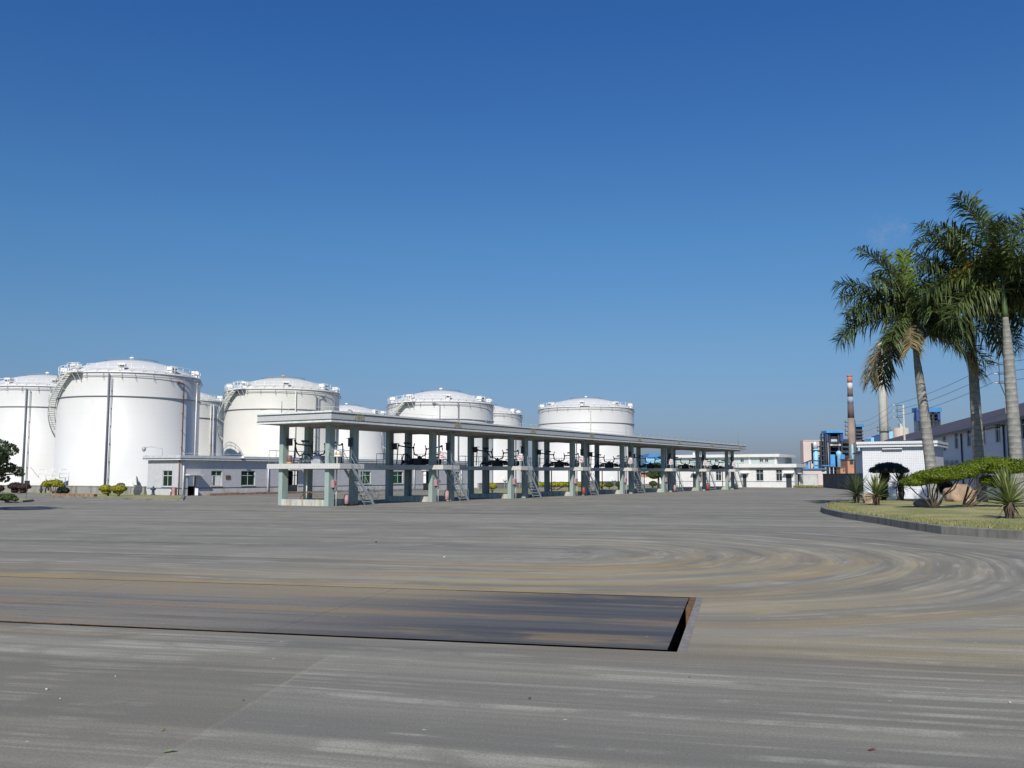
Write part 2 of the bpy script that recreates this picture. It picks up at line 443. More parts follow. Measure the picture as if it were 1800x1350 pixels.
# ------------------------------------------------------------------ yard surface: concrete with tyre tracks
def yard_material():
    n = NT('yard_concrete'); P = n.pos(); p = n.sep(P)
    dx = n.math('SUBTRACT', p[0], 1.3); dy = n.math('SUBTRACT', p[1], 28.0)
    s = n.math('SUBTRACT', n.math('MULTIPLY', dx, 0.972), n.math('MULTIPLY', dy, 0.2356))     # along the weighbridge, to the right
    c = n.math('ADD', n.math('MULTIPLY', dx, 0.2356), n.math('MULTIPLY', dy, 0.972))          # away from the camera
    sp = n.math('MAXIMUM', s, 0.0); sn = n.math('MINIMUM', s, 0.0)
    r0 = n.math('SQRT', n.math('ADD', n.math('MULTIPLY', sp, sp), n.math('MULTIPLY', c, c)))
    th = n.math('ARCTAN2', c, n.math('MAXIMUM', s, 0.02))
    wob = n.math('MULTIPLY', n.math('SUBTRACT', n.noise(P, 0.10, 2, 0.5), 0.5), 2.4)
    r = n.math('ADD', r0, wob)
    turn = n.comb(n.math('MULTIPLY', r, 1.0), n.math('ADD', n.math('MULTIPLY', sn, 0.03), n.math('MULTIPLY', th, 0.5)), 0.0)
    cw = n.math('ADD', c, n.math('MULTIPLY', wob, 0.35))
    lane = n.comb(n.math('MULTIPLY', cw, 1.0), n.math('MULTIPLY', s, 0.022), 3.7)
    far_lane = n.step(r0, 12.5, 17.0)
    def streak(scale, det, rough):
        a = n.noise(turn, scale, det, rough); b = n.noise(lane, scale, det, rough)
        m = n.t.nodes.new('ShaderNodeMix'); m.data_type = 'FLOAT'
        n.put(m.inputs[0], far_lane); n.put(m.inputs[2], a); n.put(m.inputs[3], b)
        return m.outputs[0]
    s1 = streak(0.9, 7, 0.68); s2 = streak(2.4, 8, 0.72); s3 = streak(0.5, 5, 0.6); s4 = streak(5.5, 4, 0.6)
    blot = n.noise(P, 0.11, 5, 0.6); patch = n.noise(P, 0.5, 6, 0.65); grain = n.noise(P, 38.0, 4, 0.7); fine = n.noise(P, 7.0, 6, 0.7)
    base = n.mix(n.step(s1, 0.33, 0.66), (0.172, 0.168, 0.157), (0.292, 0.285, 0.262))
    base = n.mix(n.math('MULTIPLY', n.step(blot, 0.42, 0.68), 0.45), base, (0.172, 0.165, 0.150))
    # pale scrubbed streaks and dark rubber
    s5 = streak(9.0, 3, 0.5); s6 = streak(1.15, 6, 0.62)
    lines = n.step(s5, 0.40, 0.62, 0.18, 1.0)
    base = n.mix(n.math('MULTIPLY', n.math('MULTIPLY', n.step(s2, 0.50, 0.72), lines), 0.58), base, (0.43, 0.425, 0.395))
    arc = n.math('MULTIPLY', n.math('MULTIPLY', n.step(r0, 1.5, 4.0), n.step(r0, 11.0, 15.0, 1.0, 0.0)), n.step(s, -7.0, 2.0))
    base = n.mix(n.math('MULTIPLY', n.math('MULTIPLY', n.step(s6, 0.50, 0.62), n.step(s5, 0.36, 0.60, 0.45, 1.0)), n.math('MULTIPLY', arc, 0.75)), base, (0.42, 0.385, 0.30))
    base = n.mix(n.math('MULTIPLY', n.step(s6, 0.46, 0.37), n.math('MULTIPLY', arc, 0.65)), base, (0.150, 0.148, 0.146))
    base = n.mix(n.math('MULTIPLY', n.step(s3, 0.48, 0.36), 0.62), base, (0.118, 0.118, 0.120))
    base = n.mix(n.math('MULTIPLY', n.step(s4, 0.48, 0.62), n.math('MULTIPLY', n.step(patch, 0.44, 0.58), 0.65)), base, (0.41, 0.40, 0.375))
    # ochre dust trodden out from the weighbridge and round the turning circle
    band = n.math('MULTIPLY', n.step(n.math('ABSOLUTE', n.math('ADD', c, 9.9)), 0.2, 4.6, 1.0, 0.0), n.step(s, 4.0, 17.0, 1.0, 0.0))
    edge = n.math('MULTIPLY', n.step(n.math('ABSOLUTE', n.math('ADD', c, 9.0)), 0.1, 1.3, 1.0, 0.0), n.step(s, 2.0, 12.0, 1.0, 0.0))
    loop = n.math('MULTIPLY', n.math('MULTIPLY', n.step(r0, 1.5, 4.5), n.step(r0, 7.5, 12.0, 1.0, 0.0)), n.math('MULTIPLY', n.step(s, -9.0, 2.0), n.step(c, 6.0, -4.0)))
    right = n.math('MULTIPLY', n.math('MULTIPLY', n.step(s, 0.0, 4.0), n.step(c, -10.0, -11.5)), n.step(c, -17.0, -13.0))
    dust = n.math('MAXIMUM', n.math('MAXIMUM', n.math('MULTIPLY', band, 0.8), edge), n.math('MAXIMUM', n.math('MULTIPLY', loop, 0.9), n.math('MULTIPLY', right, 0.6)))
    dust = n.math('MULTIPLY', dust, n.math('MULTIPLY', n.step(streak(1.35, 7, 0.7), 0.40, 0.60), n.step(patch, 0.25, 0.6, 0.45, 1.0)))
    base = n.mix(n.math('MULTIPLY', dust, 0.9), base, (0.375, 0.285, 0.145))
    lip = n.math('MULTIPLY', n.step(n.math('ABSOLUTE', n.math('ADD', c, 15.45)), 0.08, 0.5, 1.0, 0.0), n.step(s, -1.0, -5.0))
    base = n.mix(n.math('MULTIPLY', lip, n.step(s2, 0.40, 0.58, 0.1, 0.75)), base, (0.36, 0.285, 0.17))
    # slab joint in front of the weighbridge
    j = n.math('ADD', n.math('SUBTRACT', n.math('MULTIPLY', n.math('ADD', p[0], 2.87), 0.9924), n.math('MULTIPLY', n.math('SUBTRACT', p[1], 7.8), 0.1233)), n.math('MULTIPLY', n.math('SUBTRACT', fine, 0.5), 0.16))
    near = n.step(p[1], 12.6, 11.8)
    jl = n.math('MULTIPLY', n.step(n.math('ABSOLUTE', j), 0.008, 0.042, 1.0, 0.0), near)
    base = n.mix(n.math('MULTIPLY', jl, n.step(patch, 0.36, 0.6, 0.1, 0.65)), base, (0.33, 0.32, 0.285))
    slab = n.math('MULTIPLY', n.step(j, 0.05, -0.05), near)
    base = n.mix(n.math('MULTIPLY', slab, 0.4), base, (0.175, 0.163, 0.142))
    # grain, chips
    base = n.mix(n.math('MULTIPLY', n.step(grain, 0.3, 0.7, 0.5, 0.0), 1.0), base, (0.09, 0.088, 0.084))
    base = n.mix(n.step(fine, 0.64, 0.82, 0.0, 0.5), base, (0.44, 0.43, 0.41))
    vo = n.t.nodes.new('ShaderNodeTexVoronoi'); vo.inputs['Scale'].default_value = 1.7; n.t.links.new(P, vo.inputs['Vector'])
    chip = n.math('MULTIPLY', n.step(vo.outputs['Distance'], 0.020, 0.045, 1.0, 0.0), n.step(n.sep(vo.outputs['Color'])[0], 0.5, 0.6))
    base = n.mix(n.math('MULTIPLY', chip, 0.8), base, (0.46, 0.45, 0.43))
    base = n.mix(1.0, base, (1.14, 1.11, 1.015), 'MULTIPLY')
    n.bump(n.math('ADD', n.math('MULTIPLY', grain, 0.5), fine), 0.35, 0.012)
    return n.done(base, n.step(s1, 0.3, 0.7, 0.8, 0.94), 0.0, 0.15)
M['yard'] = yard_material()

def plate_material():
    n = NT('weighbridge_plate'); P = n.pos(); p = n.sep(P)
    s = n.math('SUBTRACT', n.math('MULTIPLY', p[0], 0.972), n.math('MULTIPLY', p[1], 0.2356))
    c = n.math('ADD', n.math('MULTIPLY', p[0], 0.2356), n.math('MULTIPLY', p[1], 0.972))
    st = n.noise(n.comb(n.math('MULTIPLY', c, 1.4), n.math('MULTIPLY', s, 0.07), 0), 1.5, 8, 0.7)
    st2 = n.noise(n.comb(n.math('MULTIPLY', c, 3.5), n.math('MULTIPLY', s, 0.12), 5), 1.5, 7, 0.7)
    st3 = n.noise(n.comb(n.math('MULTIPLY', c, 1.1), n.math('MULTIPLY', s, 0.09), 9), 1.0, 6, 0.65)
    farside = n.math('MULTIPLY', n.step(c, 15.9, 17.9), n.step(s, -3.0, -7.0))
    fine = n.noise(P, 20.0, 5, 0.7); patch = n.noise(P, 0.6, 5, 0.6)
    base = n.mix(n.step(st, 0.34, 0.66), (0.070, 0.070, 0.075), (0.125, 0.123, 0.120))
    left = n.step(s, -3.0, -9.5)
    base = n.mix(n.math('MULTIPLY', left, n.step(st2, 0.34, 0.58, 0.4, 0.97)), base, (0.255, 0.23, 0.185))
    base = n.mix(n.math('MULTIPLY', n.step(st3, 0.49, 0.62), n.math('MULTIPLY', n.step(patch, 0.34, 0.54), 0.6)), base, (0.30, 0.22, 0.12))
    base = n.mix(n.math('MULTIPLY', n.step(st2, 0.58, 0.75), 0.45), base, (0.29, 0.275, 0.245))
    base = n.mix(n.math('MULTIPLY', farside, n.step(st2, 0.3, 0.55, 0.45, 1.0)), base, (0.30, 0.25, 0.165))
    seam = n.step(n.math('ABSOLUTE', n.math('SUBTRACT', n.math('FRACT', n.math('MULTIPLY', n.math('ADD', s, 0.95), 1/5.9)), 0.5)), 0.4955, 0.4985)
    base = n.mix(n.math('MULTIPLY', seam, 0.3), base, (0.05, 0.045, 0.04))
    base = n.mix(n.step(fine, 0.35, 0.7, 0.22, 0.0), base, (0.05, 0.05, 0.05))
    vo = n.t.nodes.new('ShaderNodeTexVoronoi'); vo.inputs['Scale'].default_value = 2.6; n.t.links.new(P, vo.inputs['Vector'])
    chip = n.math('MULTIPLY', n.step(vo.outputs['Distance'], 0.03, 0.07, 1.0, 0.0), n.step(n.sep(vo.outputs['Color'])[1], 0.55, 0.65))
    base = n.mix(n.math('MULTIPLY', chip, 0.6), base, (0.42, 0.41, 0.39))
    n.bump(fine, 0.25, 0.006)
    return n.done(base, n.step(st2, 0.3, 0.7, 0.6, 0.85), 0.0, 0.22)
M['plate'] = plate_material()

# ------------------------------------------------------------------ yard ground with the weighbridge pit cut out
WB_ANG = atan2(-0.2356, 0.972)                       # local +x runs to the right along the weighbridge
WB = at(1190, 1146)                                  # near right corner of the pit
wm = Matrix.Translation(WB) @ Matrix.Rotation(WB_ANG, 4, 'Z')
WL, WD = 21.0, 5.62                                  # pit length, width
gx = [-3000, -WL, 0.0, 3000]; gy = [-3000, 0.0, WD, 3000]
mb = MB()
for i in range(3):
    for j in range(3):
        if i == 1 and j == 1: continue
        q = [wm @ Vector((gx[a], gy[b], 0)) for a, b in ((i, j), (i+1, j), (i+1, j+1), (i, j+1))]
        mb.quad(*[(v.x, v.y, 0.0) for v in q])
setting(mb.build('ground', M['yard']))

t = thing('weighbridge', 'long dusty steel weighbridge deck let flush into the yard', 'weighbridge', WB, WB_ANG)
mb = MB(); z0 = -0.9
mb.quad((-WL, 0, z0), (0, 0, z0), (0, WD, z0), (-WL, WD, z0))
mb.quad((-WL, 0, z0), (-WL, WD, z0), (-WL, WD, 0), (-WL, 0, 0))
mb.quad((0, 0, z0), (-WL, 0, z0), (-WL, 0, 0), (0, 0, 0))
mb.quad((-WL, WD, z0), (0, WD, z0), (0, WD, 0), (-WL, WD, 0))
mb.quad((0, WD, z0), (0, 0, z0), (0, 0, 0), (0, WD, 0))
mb.build('pit', M['pit'], t)
mb = MB(); mb.box(-WL + 0.06, 0.2, -0.013, -0.14, WD - 0.035, -0.008); mb.box(-WL + 0.06, WD - 0.034, -0.013, -4.7, WD - 0.002, -0.008)
mb.build('deck_plate', M['plate'], t)
mb = MB()
mb.box(-WL + 0.06, 0.186, -0.0125, -4.0, 0.199, -0.009)
for y in (0.9, 1.9, 3.6, 5.0): mb.box(-WL + 0.1, y, -0.5, -0.2, y + 0.14, -0.014)
mb.build('girder', M['rust'], t)
mb = MB()                                            # angle frame along the right end of the pit, worn smooth on top
mb.box(0.004, 0.0, -0.12, 0.12, WD, 0.005)
mb.build('edge_frame', M['frame_steel'], t)
mb = MB()
mb.box(-0.018, 3.0, -0.5, 0.002, WD - 0.02, 0.002)
mb.box(-0.115, WD - 0.75, -0.3, -0.02, WD - 0.42, 0.003); mb.box(-0.115, WD - 1.55, -0.3, -0.02, WD - 1.0, 0.003)
mb.box(-0.115, WD - 0.36, -0.3, -0.02, WD - 0.03, 0.003)
mb.build('end_stop', M['rust'], t)
mb = MB()
mb.box(-WL, 0.165, -0.016, -9.3, 0.181, -0.002); mb.box(-9.25, 0.168, -0.013, -6.2, 0.181, -0.004)
mb.build('rusty_angle', M['rust'], t)

# ------------------------------------------------------------------ kerbed beds
def bed(name, poly, z, kerb_w, label=None, mat=None):
    """kerb ring (own object) and lawn surface inside it"""
    n = len(poly); c = sum((Vector((p[0], p[1], 0)) for p in poly), Vector()) / n
    inner = []
    area = sum(poly[i][0]*poly[(i+1)%n][1] - poly[(i+1)%n][0]*poly[i][1] for i in range(n))
    sg = 1 if area > 0 else -1
    for i in range(n):
        a, b, d = Vector(poly[i-1]).to_2d(), Vector(poly[i]).to_2d(), Vector(poly[(i+1) % n]).to_2d()
        e1, e2 = (b - a).normalized(), (d - b).normalized()
        n1, n2 = Vector((-e1.y, e1.x)) * sg, Vector((-e2.y, e2.x)) * sg
        m = (n1 + n2); m = m / max(0.3, m.length_squared / 2) * 1.0
        inner.append((b.x + m.x * kerb_w, b.y + m.y * kerb_w))
    mb = MB()
    rr = random.Random(3)
    rings = [[(p[0], p[1], -0.05) for p in poly], [(p[0], p[1], z - 0.025) for p in poly],
             [(p[0]*0.85 + q[0]*0.15, p[1]*0.85 + q[1]*0.15, z) for p, q in zip(poly, inner)],
             [(q[0], q[1], z) for q in inner], [(q[0], q[1], z - 0.2) for q in inner]]
    vs = [v for r_ in rings for v in r_]
    fs = []
    for k in range(4):
        for i in range(n):
            j = (i + 1) % n
            f = (k*n+i, k*n+j, (k+1)*n+j, (k+1)*n+i)
            fs.append(f if sg > 0 else tuple(reversed(f)))
    mb.add(vs, fs)
    return mb, inner
def subdivide_line(pts, step):
    out = []
    for a, b in zip(pts, pts[1:]):
        a, b = Vector(a), Vector(b); m = max(1, int((b - a).length / step))
        out += [tuple(a.lerp(b, k / m)) for k in range(m)]
    out.append(tuple(pts[-1])); return out

# garden island on the right
front = [(1443, 900), (1449, 903.5), (1480, 911), (1540, 920.5), (1600, 931), (1655, 939), (1720, 944), (1800, 949.5), (1960, 957)]
front = [at(*p).to_2d() for p in front]
back = [at(*p).to_2d() for p in ((2050, 888), (1980, 886.5), (1640, 886.2), (1530, 886.8), (1500, 888), (1452, 892), (1444, 894.8))]
ISL = [tuple(p) for p in front + back]
ISL_Z = 0.33
mb, inner = bed('kerb', ISL, ISL_Z, 0.28)
tag(mb.build('kerb', M['kerb']), 'weathered concrete kerb round the palm garden', 'kerb')
cx = sum(p[0] for p in inner) / len(inner); cy = sum(p[1] for p in inner) / len(inner)
vs, fs = [], []
rings = [(1.0, -0.06), (0.93, 0.02), (0.8, 0.06), (0.55, 0.10), (0.25, 0.12)]
n = len(inner)
for k, dz in rings:
    for p in inner: vs.append((cx + (p[0]-cx)*k, cy + (p[1]-cy)*k, ISL_Z + dz))
for r_ in range(len(rings) - 1):
    for i in range(n):
        j = (i+1) % n; fs.append((r_*n+i, r_*n+j, (r_+1)*n+j, (r_+1)*n+i))
vs.append((cx, cy, ISL_Z + 0.12)); fs += [((len(rings)-1)*n+i, (len(rings)-1)*n+(i+1) % n, len(vs)-1) for i in range(n)]
setting(MB().add(vs, fs, 0, True).build('lawn', M['lawn']))
def inside(p, poly):
    r_ = False; k = len(poly)
    for i in range(k):
        a, b = poly[i], poly[i-1]
        if (a[1] > p[1]) != (b[1] > p[1]) and p[0] < (b[0]-a[0])*(p[1]-a[1])/(b[1]-a[1]) + a[0]: r_ = not r_
    return r_
def lawn_z(x, y):
    d = 1e9                                           # rough height of the mound
    return ISL_Z + 0.03
mb = MB(); rr = random.Random(11); k = 0
while k < 16000:
    x = rr.uniform(14, 34); y = rr.uniform(30, 70)
    if rr.random() > (42.0 / y) ** 2: continue
    if not inside((x, y), inner): continue
    k += 1
    a = rr.uniform(0, 2*pi); h = rr.uniform(0.04, 0.11); w = rr.uniform(0.015, 0.03); lx, ly = rr.gauss(0, 0.03), rr.gauss(0, 0.03)
    z = ISL_Z - 0.02
    mb.add([(x - w*cos(a), y - w*sin(a), z), (x + w*cos(a), y + w*sin(a), z), (x + lx, y + ly, z + h + 0.06)], [(0, 1, 2)])
tag(mb.build('grass', M['grass_blade']), 'short dry yellow green lawn on the palm garden', 'grass', kind='stuff')

# grass verge along the bund wall on the left and small island at the frame edge
vf = [at(*p).to_2d() for p in ((-160, 864.5), (0, 868.2), (88, 871.5), (97, 874.5), (150, 876), (205, 877.5), (262, 879.5), (322, 880))]
vb = [at(*p).to_2d() for p in ((326, 872.6), (316, 871.6), (258, 868.5), (120, 865), (-160, 861))]
mb, inner2 = bed('kerb', [tuple(p) for p in vf + vb], 0.14, 0.3)
tag(mb.build('kerb', M['kerb']), 'low broken kerb of the verge before the bund wall', 'kerb')
mb = MB(); mb.add([(p[0], p[1], 0.10) for p in inner2], [tuple(range(len(inner2)))])
setting(mb.build('verge', M['lawn']))
mb = MB()
a, b = at(93, 874.0), at(168, 874.6)
for k in range(9):
    p, q = a.lerp(b, k/9 + 0.004), a.lerp(b, (k+1)/9 - 0.004)
    mb.beam((p.x, p.y, 0.17), (q.x, q.y, 0.17), 0.5, 0.34)
tag(mb.build('planter_edge', M['brick_low']), 'low reddish brick edging before the yellow mushroom shrub', 'edging')
li = [at(*p).to_2d() for p in ((-120, 884), (40, 883.2), (58, 881.5), (58, 879.2), (30, 878.0), (-120, 877))]
mb, inner3 = bed('kerb', [tuple(p) for p in li], 0.18, 0.25)
tag(mb.build('kerb', M['kerb']), 'pale kerb of the small island at the left edge', 'kerb')
mb = MB(); mb.add([(p[0], p[1], 0.14) for p in inner3], [tuple(range(len(inner3)))])
setting(mb.build('island_lawn', M['lawn']))

# ------------------------------------------------------------------ storage tanks
GA = atan2(0.853, 0.522)                             # the yard grid: local +x runs along the loading canopy, away from the camera
def tank(px, Y, R, H, label, mat, stair=None, pipes=(), vents=8, vent0=10, rim_pipe=True, rise=2.6, yellow_cap=False, hatch=True):
    g = far(px, 834, Y)
    loc = Vector((g.x, Y, 0)); d = (-loc).normalized()
    t = thing('storage_tank', label, 'storage tank', loc, atan2(d.x, -d.y), 'white oil storage tanks')
    P = lambda a, r, z: (r * sin(radians(a)), -r * cos(radians(a)), z)       # angle 0 faces the yard, positive to the right
    N = 96
    mb = MB(); mb.lathe([(R + 0.12, 0), (R + 0.12, 0.12), (R, 0.13), (R, H)], N, cap=False); mb.build('shell', mat, t)
    mb = MB(); rr_ = []
    for k in range(9):
        q = k / 8.0; rr_.append(((R + 0.06) * cos(q * pi / 2) if k < 8 else 0.02, H + 0.02 + rise * (1 - cos(q * pi / 2) ** 2) ** 1.0 * 1.0))
    rr_ = [(R + 0.06 - (R + 0.04) * k / 10.0, H + rise * (1 - ((10 - k) / 10.0) ** 2) * 1.0 if k else H) for k in range(11)]
    mb.lathe([(R + 0.06, H - 0.18)] + rr_, N); mb.build('roof', mat, t)
    mb = MB()                                         # stiffening ring round the shell
    zg = H - 3.3 * H / 16.2
    mb.lathe([(R, zg - 0.08), (R + 0.16, zg - 0.07), (R + 0.16, zg + 0.02), (R, zg + 0.03)], N, cap=False, smooth=False); mb.build('wind_girder', M['ring_grey'], t)
    mb = MB()                                         # foam pipe ring on brackets
    mb.tube([P(a, R + 0.22, H - 0.55) for a in range(0, 360, 6)], 0.045, 5, closed=True)
    mb.tube([P(a, R + 0.08, H - 0.12) for a in range(0, 360, 6)], 0.05, 5, closed=True)
    for a in range(3, 360, 14): mb.beam(P(a, R, H - 0.2), P(a, R + 0.35, H - 0.62), 0.05); mb.beam(P(a, R, H - 0.75), P(a, R + 0.42, H - 0.9), 0.05)
    mb.build('foam_ring', M['ring_grey'], t)
    mb = MB(); rl = R - 0.02; gap = (stair + 2, stair + 8) if stair is not None else (400, 400)
    for z in (0.58, 1.1):
        pts = [P(a, rl, H + z) for a in range(-180, 181, 4) if not (gap[0] - 1 < a < gap[1])]
        if stair is None: mb.tube(pts[:-1], 0.038, 5, closed=True)
        else:
            k = next((i for i, a in enumerate([a for a in range(-180, 181, 4) if not (gap[0]-1 < a < gap[1])]) if a >= gap[1]), None)
            mb.tube(pts[k:] + pts[1:k], 0.038, 5)
    for a in range(-180, 180, 9): mb.tube([P(a, rl, H), P(a, rl, H + 1.1)], 0.036, 5)
    mb.build('guard_rail', M['white_rail'], t)
    for k in range(vents):
        a = vent0 + 360.0 * k / vents
        mb = MB(); c = Vector(P(a, R - 0.75, 0)); u = Vector(P(a, 1, 0)); s = Vector((-u.y, u.x, 0))
        zz = H + 0.3
        for hw, z0, z1, ro, ri in ((0.34, 0, 0.42, 0.28, 0.28), (0.5, 0.42, 0.95, 0.5, 0.42)):
            v = [c + s*a_*hw + u*b_*ro + Vector((0, 0, zz + z)) for z in (z0, z1) for a_, b_ in ((-1, -1), (1, -1), (1, 1), (-1, 1))]
            mb.add(v, [(0,3,2,1),(4,5,6,7),(0,1,5,4),(1,2,6,5),(2,3,7,6),(3,0,4,7)])
        ob = mb.build('roof_vent', M['white_rail'], t)
        mb = MB(); v = [c + s*a_*0.36 + u*(0.515) + Vector((0, 0, zz + z)) for z in (0.46, 0.62) for a_ in (-1, 1)]
        v += [q + u * 0.02 for q in v]
        mb.add(v, [(4,5,7,6),(0,4,6,2),(1,3,7,5),(0,1,5,4),(2,6,7,3)]); mb.build('louvre', M['dark_grey'], ob)
    mb = MB(); mb.lathe([(0.2, H + rise - 0.1), (0.2, H + rise + 0.25), (0.34, H + rise + 0.28), (0.32, H + rise + 0.48), (0.05, H + rise + 0.58)], 12)
    mb.build('breather', M['orange'] if yellow_cap else M['white_rail'], t)
    mb = MB(); mb.tube([(3.6 * cos(radians(a)), 3.6 * sin(radians(a)), H + rise * (1 - (3.6 / R) ** 2) + 0.3) for a in range(0, 360, 15)], 0.04, 5, closed=True)
    for a in range(0, 360, 30): mb.tube([(3.6*cos(radians(a)), 3.6*sin(radians(a)), H + rise * (1 - (3.6 / R) ** 2) - 0.05), (3.6*cos(radians(a)), 3.6*sin(radians(a)), H + rise * (1 - (3.6 / R) ** 2) + 0.3)], 0.03, 4)
    mb.build('inner_rail', M['ring_grey'], t)
    for a, mname, r, zt, zb, arm in pipes:
        mb = MB()
        pts = [P(a, R + 0.25, zb), P(a, R + 0.25, zt)]
        if arm: pts += [P(a - arm * 0.4, R + 0.25, zt + 0.12), P(a - arm, R + 0.25, zt + 0.15), P(a - arm, R + 0.05, zt + 0.15)]
        mb.tube(pts, r, 7)
        z = zb + 1.0
        while z < zt: mb.beam(P(a, R, z), P(a, R + 0.27, z), 0.1, 0.05); z += 2.4
        if arm: mb.beam(P(a - arm * 1.5, R + 0.2, zt + 0.18), P(a - arm * 0.9, R + 0.2, zt + 0.18), 0.28, 0.24)
        mb.build('standpipe', M[mname], t)
    if hatch:
        for a in (6, 32):
            mb = MB(); u = Vector(P(a, 1, 0)); s = Vector((-u.y, u.x, 0)); c = u * (R + 0.02) + Vector((0, 0, 1.3))
            vs = [c + u * dz + (s * cos(2*pi*k/14) + Vector((0, 0, 1)) * sin(2*pi*k/14)) * 0.45 for dz in (0, 0.35) for k in range(14)]
            mb.add(vs, [tuple(range(14, 28))] + [(k, (k+1) % 14, 14+(k+1) % 14, 14+k) for k in range(14)]); mb.build('manhole', M['white_rail'], t)
    if stair is not None:
        mb, hr, sg = MB(), MB(), MB()
        rate = 47.0 / 6.3 * 9.6 / R                    # degrees turned per metre of drop
        r1, r2 = R + 0.18, R + 1.05
        a, z = stair - 4, H - 0.05; inn, out, hrl, mid = [], [], [], []
        step = 0.24; kk = 0
        while z > 0.25 and kk < 90:
            a1 = a - rate * step
            for (aa, r_, lst) in ((a, r1, inn), (a, r2, out)): lst.append(Vector(P(aa, r_, z)))
            mb.add([P(a, r1, z), P(a, r2, z), P(a1, r2, z), P(a1, r1, z), P(a, r1, z - 0.05), P(a, r2, z - 0.05), P(a1, r2, z - 0.05), P(a1, r1, z - 0.05)],
                   [(0,1,2,3),(7,6,5,4),(0,4,5,1),(1,5,6,2),(2,6,7,3),(3,7,4,0)])
            hrl.append(Vector(P(a, r2, z + 1.0)))
            if kk % 5 == 0: hr.tube([P(a, r2, z), P(a, r2, z + 1.0)], 0.03, 4)
            if kk % 12 == 6: sg.beam(P(a, R, z - 0.9), P(a, r2, z - 0.12), 0.07)
            a, z, kk = a1, z - step, kk + 1
        for lst in (inn, out):
            for p, q in zip(lst, lst[1:]): sg.beam(p + Vector((0, 0, -0.03)), q + Vector((0, 0, -0.03)), 0.05, 0.24)
        hr.tube(hrl, 0.034, 5)
        st = mb.build('spiral_stair', M['stair_paint'], t)
        sg.build('stringer', M['stair_paint'], st); hr.build('handrail', M['white_rail'], st)
        mb = MB()                                     # landing at the head of the stair
        for da in (-4, -1.5, 1, 3.5):
            mb.add([P(stair+da, r1-0.2, H), P(stair+da, r2+0.1, H), P(stair+da+2.5, r2+0.1, H), P(stair+da+2.5, r1-0.2, H),
                    P(stair+da, r1-0.2, H-0.12), P(stair+da, r2+0.1, H-0.12), P(stair+da+2.5, r2+0.1, H-0.12), P(stair+da+2.5, r1-0.2, H-0.12)],
                   [(0,1,2,3),(7,6,5,4),(0,4,5,1),(1,5,6,2),(2,6,7,3),(3,7,4,0)])
        for z in (0.55, 1.15):
            mb.tube([P(stair - 4, r2 + 0.08, H + z), P(stair + 1, r2 + 0.08, H + z), P(stair + 6, r2 + 0.08, H + z), P(stair + 6, r1, H + z)], 0.036, 5)
        for da in (-4, 1, 6): mb.tube([P(stair + da, r2 + 0.08, H), P(stair + da, r2 + 0.08, H + 1.15)], 0.036, 5)
        for da in (0, 5): mb.beam(P(stair + da, r2, H - 0.1), P(stair + da, R, H - 1.5), 0.07)
        mb.build('landing', M['white_rail'], st)
    return t
T0 = tank(75, 158, 9.6, 16.4, 'white storage tank at the left edge of the photo, behind the biggest tank', M['tank_white'], None, ((-17, 'pipe_dark', 0.11, 15.9, 0, 0), (-13.6, 'pipe_dark', 0.05, 15.6, 0, 0)), vent0=7)
T1 = tank(224, 136, 9.6, 16.2, 'biggest white storage tank, with stair on its left side, left of the grey pump house', M['tank_white'], -45,
     ((-16.5, 'pipe_dark', 0.11, 15.9, 0.6, 0), (-14.2, 'pipe_dark', 0.05, 15.4, 0.6, 0), (45, 'pipe_red', 0.085, 15.0, 0.3, 5), (64, 'white_rail', 0.08, 15.5, 0.3, 0)), vent0=-8)
tank(308, 186, 9.6, 16.5, 'cream white tank seen only as a narrow strip behind the two stair tanks', M['tank_cream'], None, ((38, 'pipe_pale', 0.08, 15.8, 0, 0), (42, 'pipe_pale', 0.08, 15.8, 0, 0)), vent0=20)
T2 = tank(494, 161, 9.6, 16.2, 'cream white tank with orange roof cap and stair, rising behind the canopy corner', M['tank_cream'], -43,
     ((12, 'pipe_pale', 0.09, 15.9, 0.3, 0), (33, 'pipe_dark', 0.08, 15.3, 0.3, 0), (36, 'pipe_dark', 0.06, 15.0, 0.3, -5)), vent0=3, yellow_cap=True)
tank(607, 230, 9.6, 16.6, 'half hidden low looking tank right of the orange capped tank, its roof above the canopy', M['tank_white'], None, (), vent0=5)
T3 = tank(774, 171, 9.6, 14.9, 'middle tank behind the canopy with a stair running down its left and black roof hatch', M['tank_white'], -33,
     ((-1, 'pipe_dark', 0.05, 14.3, 0.3, 5), (18, 'pipe_dark', 0.10, 14.6, 0.3, 0)), vent0=8)
tank(847, 226, 9.6, 16.5, 'small looking tank peeping out behind the right side of the middle tank', M['tank_white'], None, (), vent0=12)
T4 = tank(1031, 218, 11.0, 17.3, 'rightmost white tank standing alone against the sky behind the canopy', M['tank_white'], None,
     ((5, 'pipe_pale', 0.09, 17.3, 0.3, 8),), vent0=-5)

# low access platform at the foot of the biggest tank
pl = Vector(T1.location) + Matrix.Rotation(T1.rotation_euler.z, 3, 'Z') @ Vector((11.2 * sin(radians(-56)), -11.2 * cos(radians(-56)), 0))
t = thing('valve_platform', 'small white railed steel platform at the foot of the biggest tank', 'platform', pl, T1.rotation_euler.z + radians(-35))
mb = MB()
for x in (-1.5, 0, 1.5):
    for y in (-0.6, 0.6): mb.tube([(x, y, 0), (x, y, 1.9)], 0.05, 5)
mb.box(-1.6, -0.7, 1.82, 1.6, 0.7, 1.9); mb.build('deck', M['white_rail'], t)
mb = MB()
for z in (2.4, 2.95): mb.tube([(-1.6, -0.7, z), (1.6, -0.7, z), (1.6, 0.7, z)], 0.035, 5)
for x in (-1.6, -0.5, 0.5, 1.6): mb.tube([(x, -0.7, 1.9), (x, -0.7, 2.95)], 0.035, 5)
mb.build('guard_rail', M['white_rail'], t)
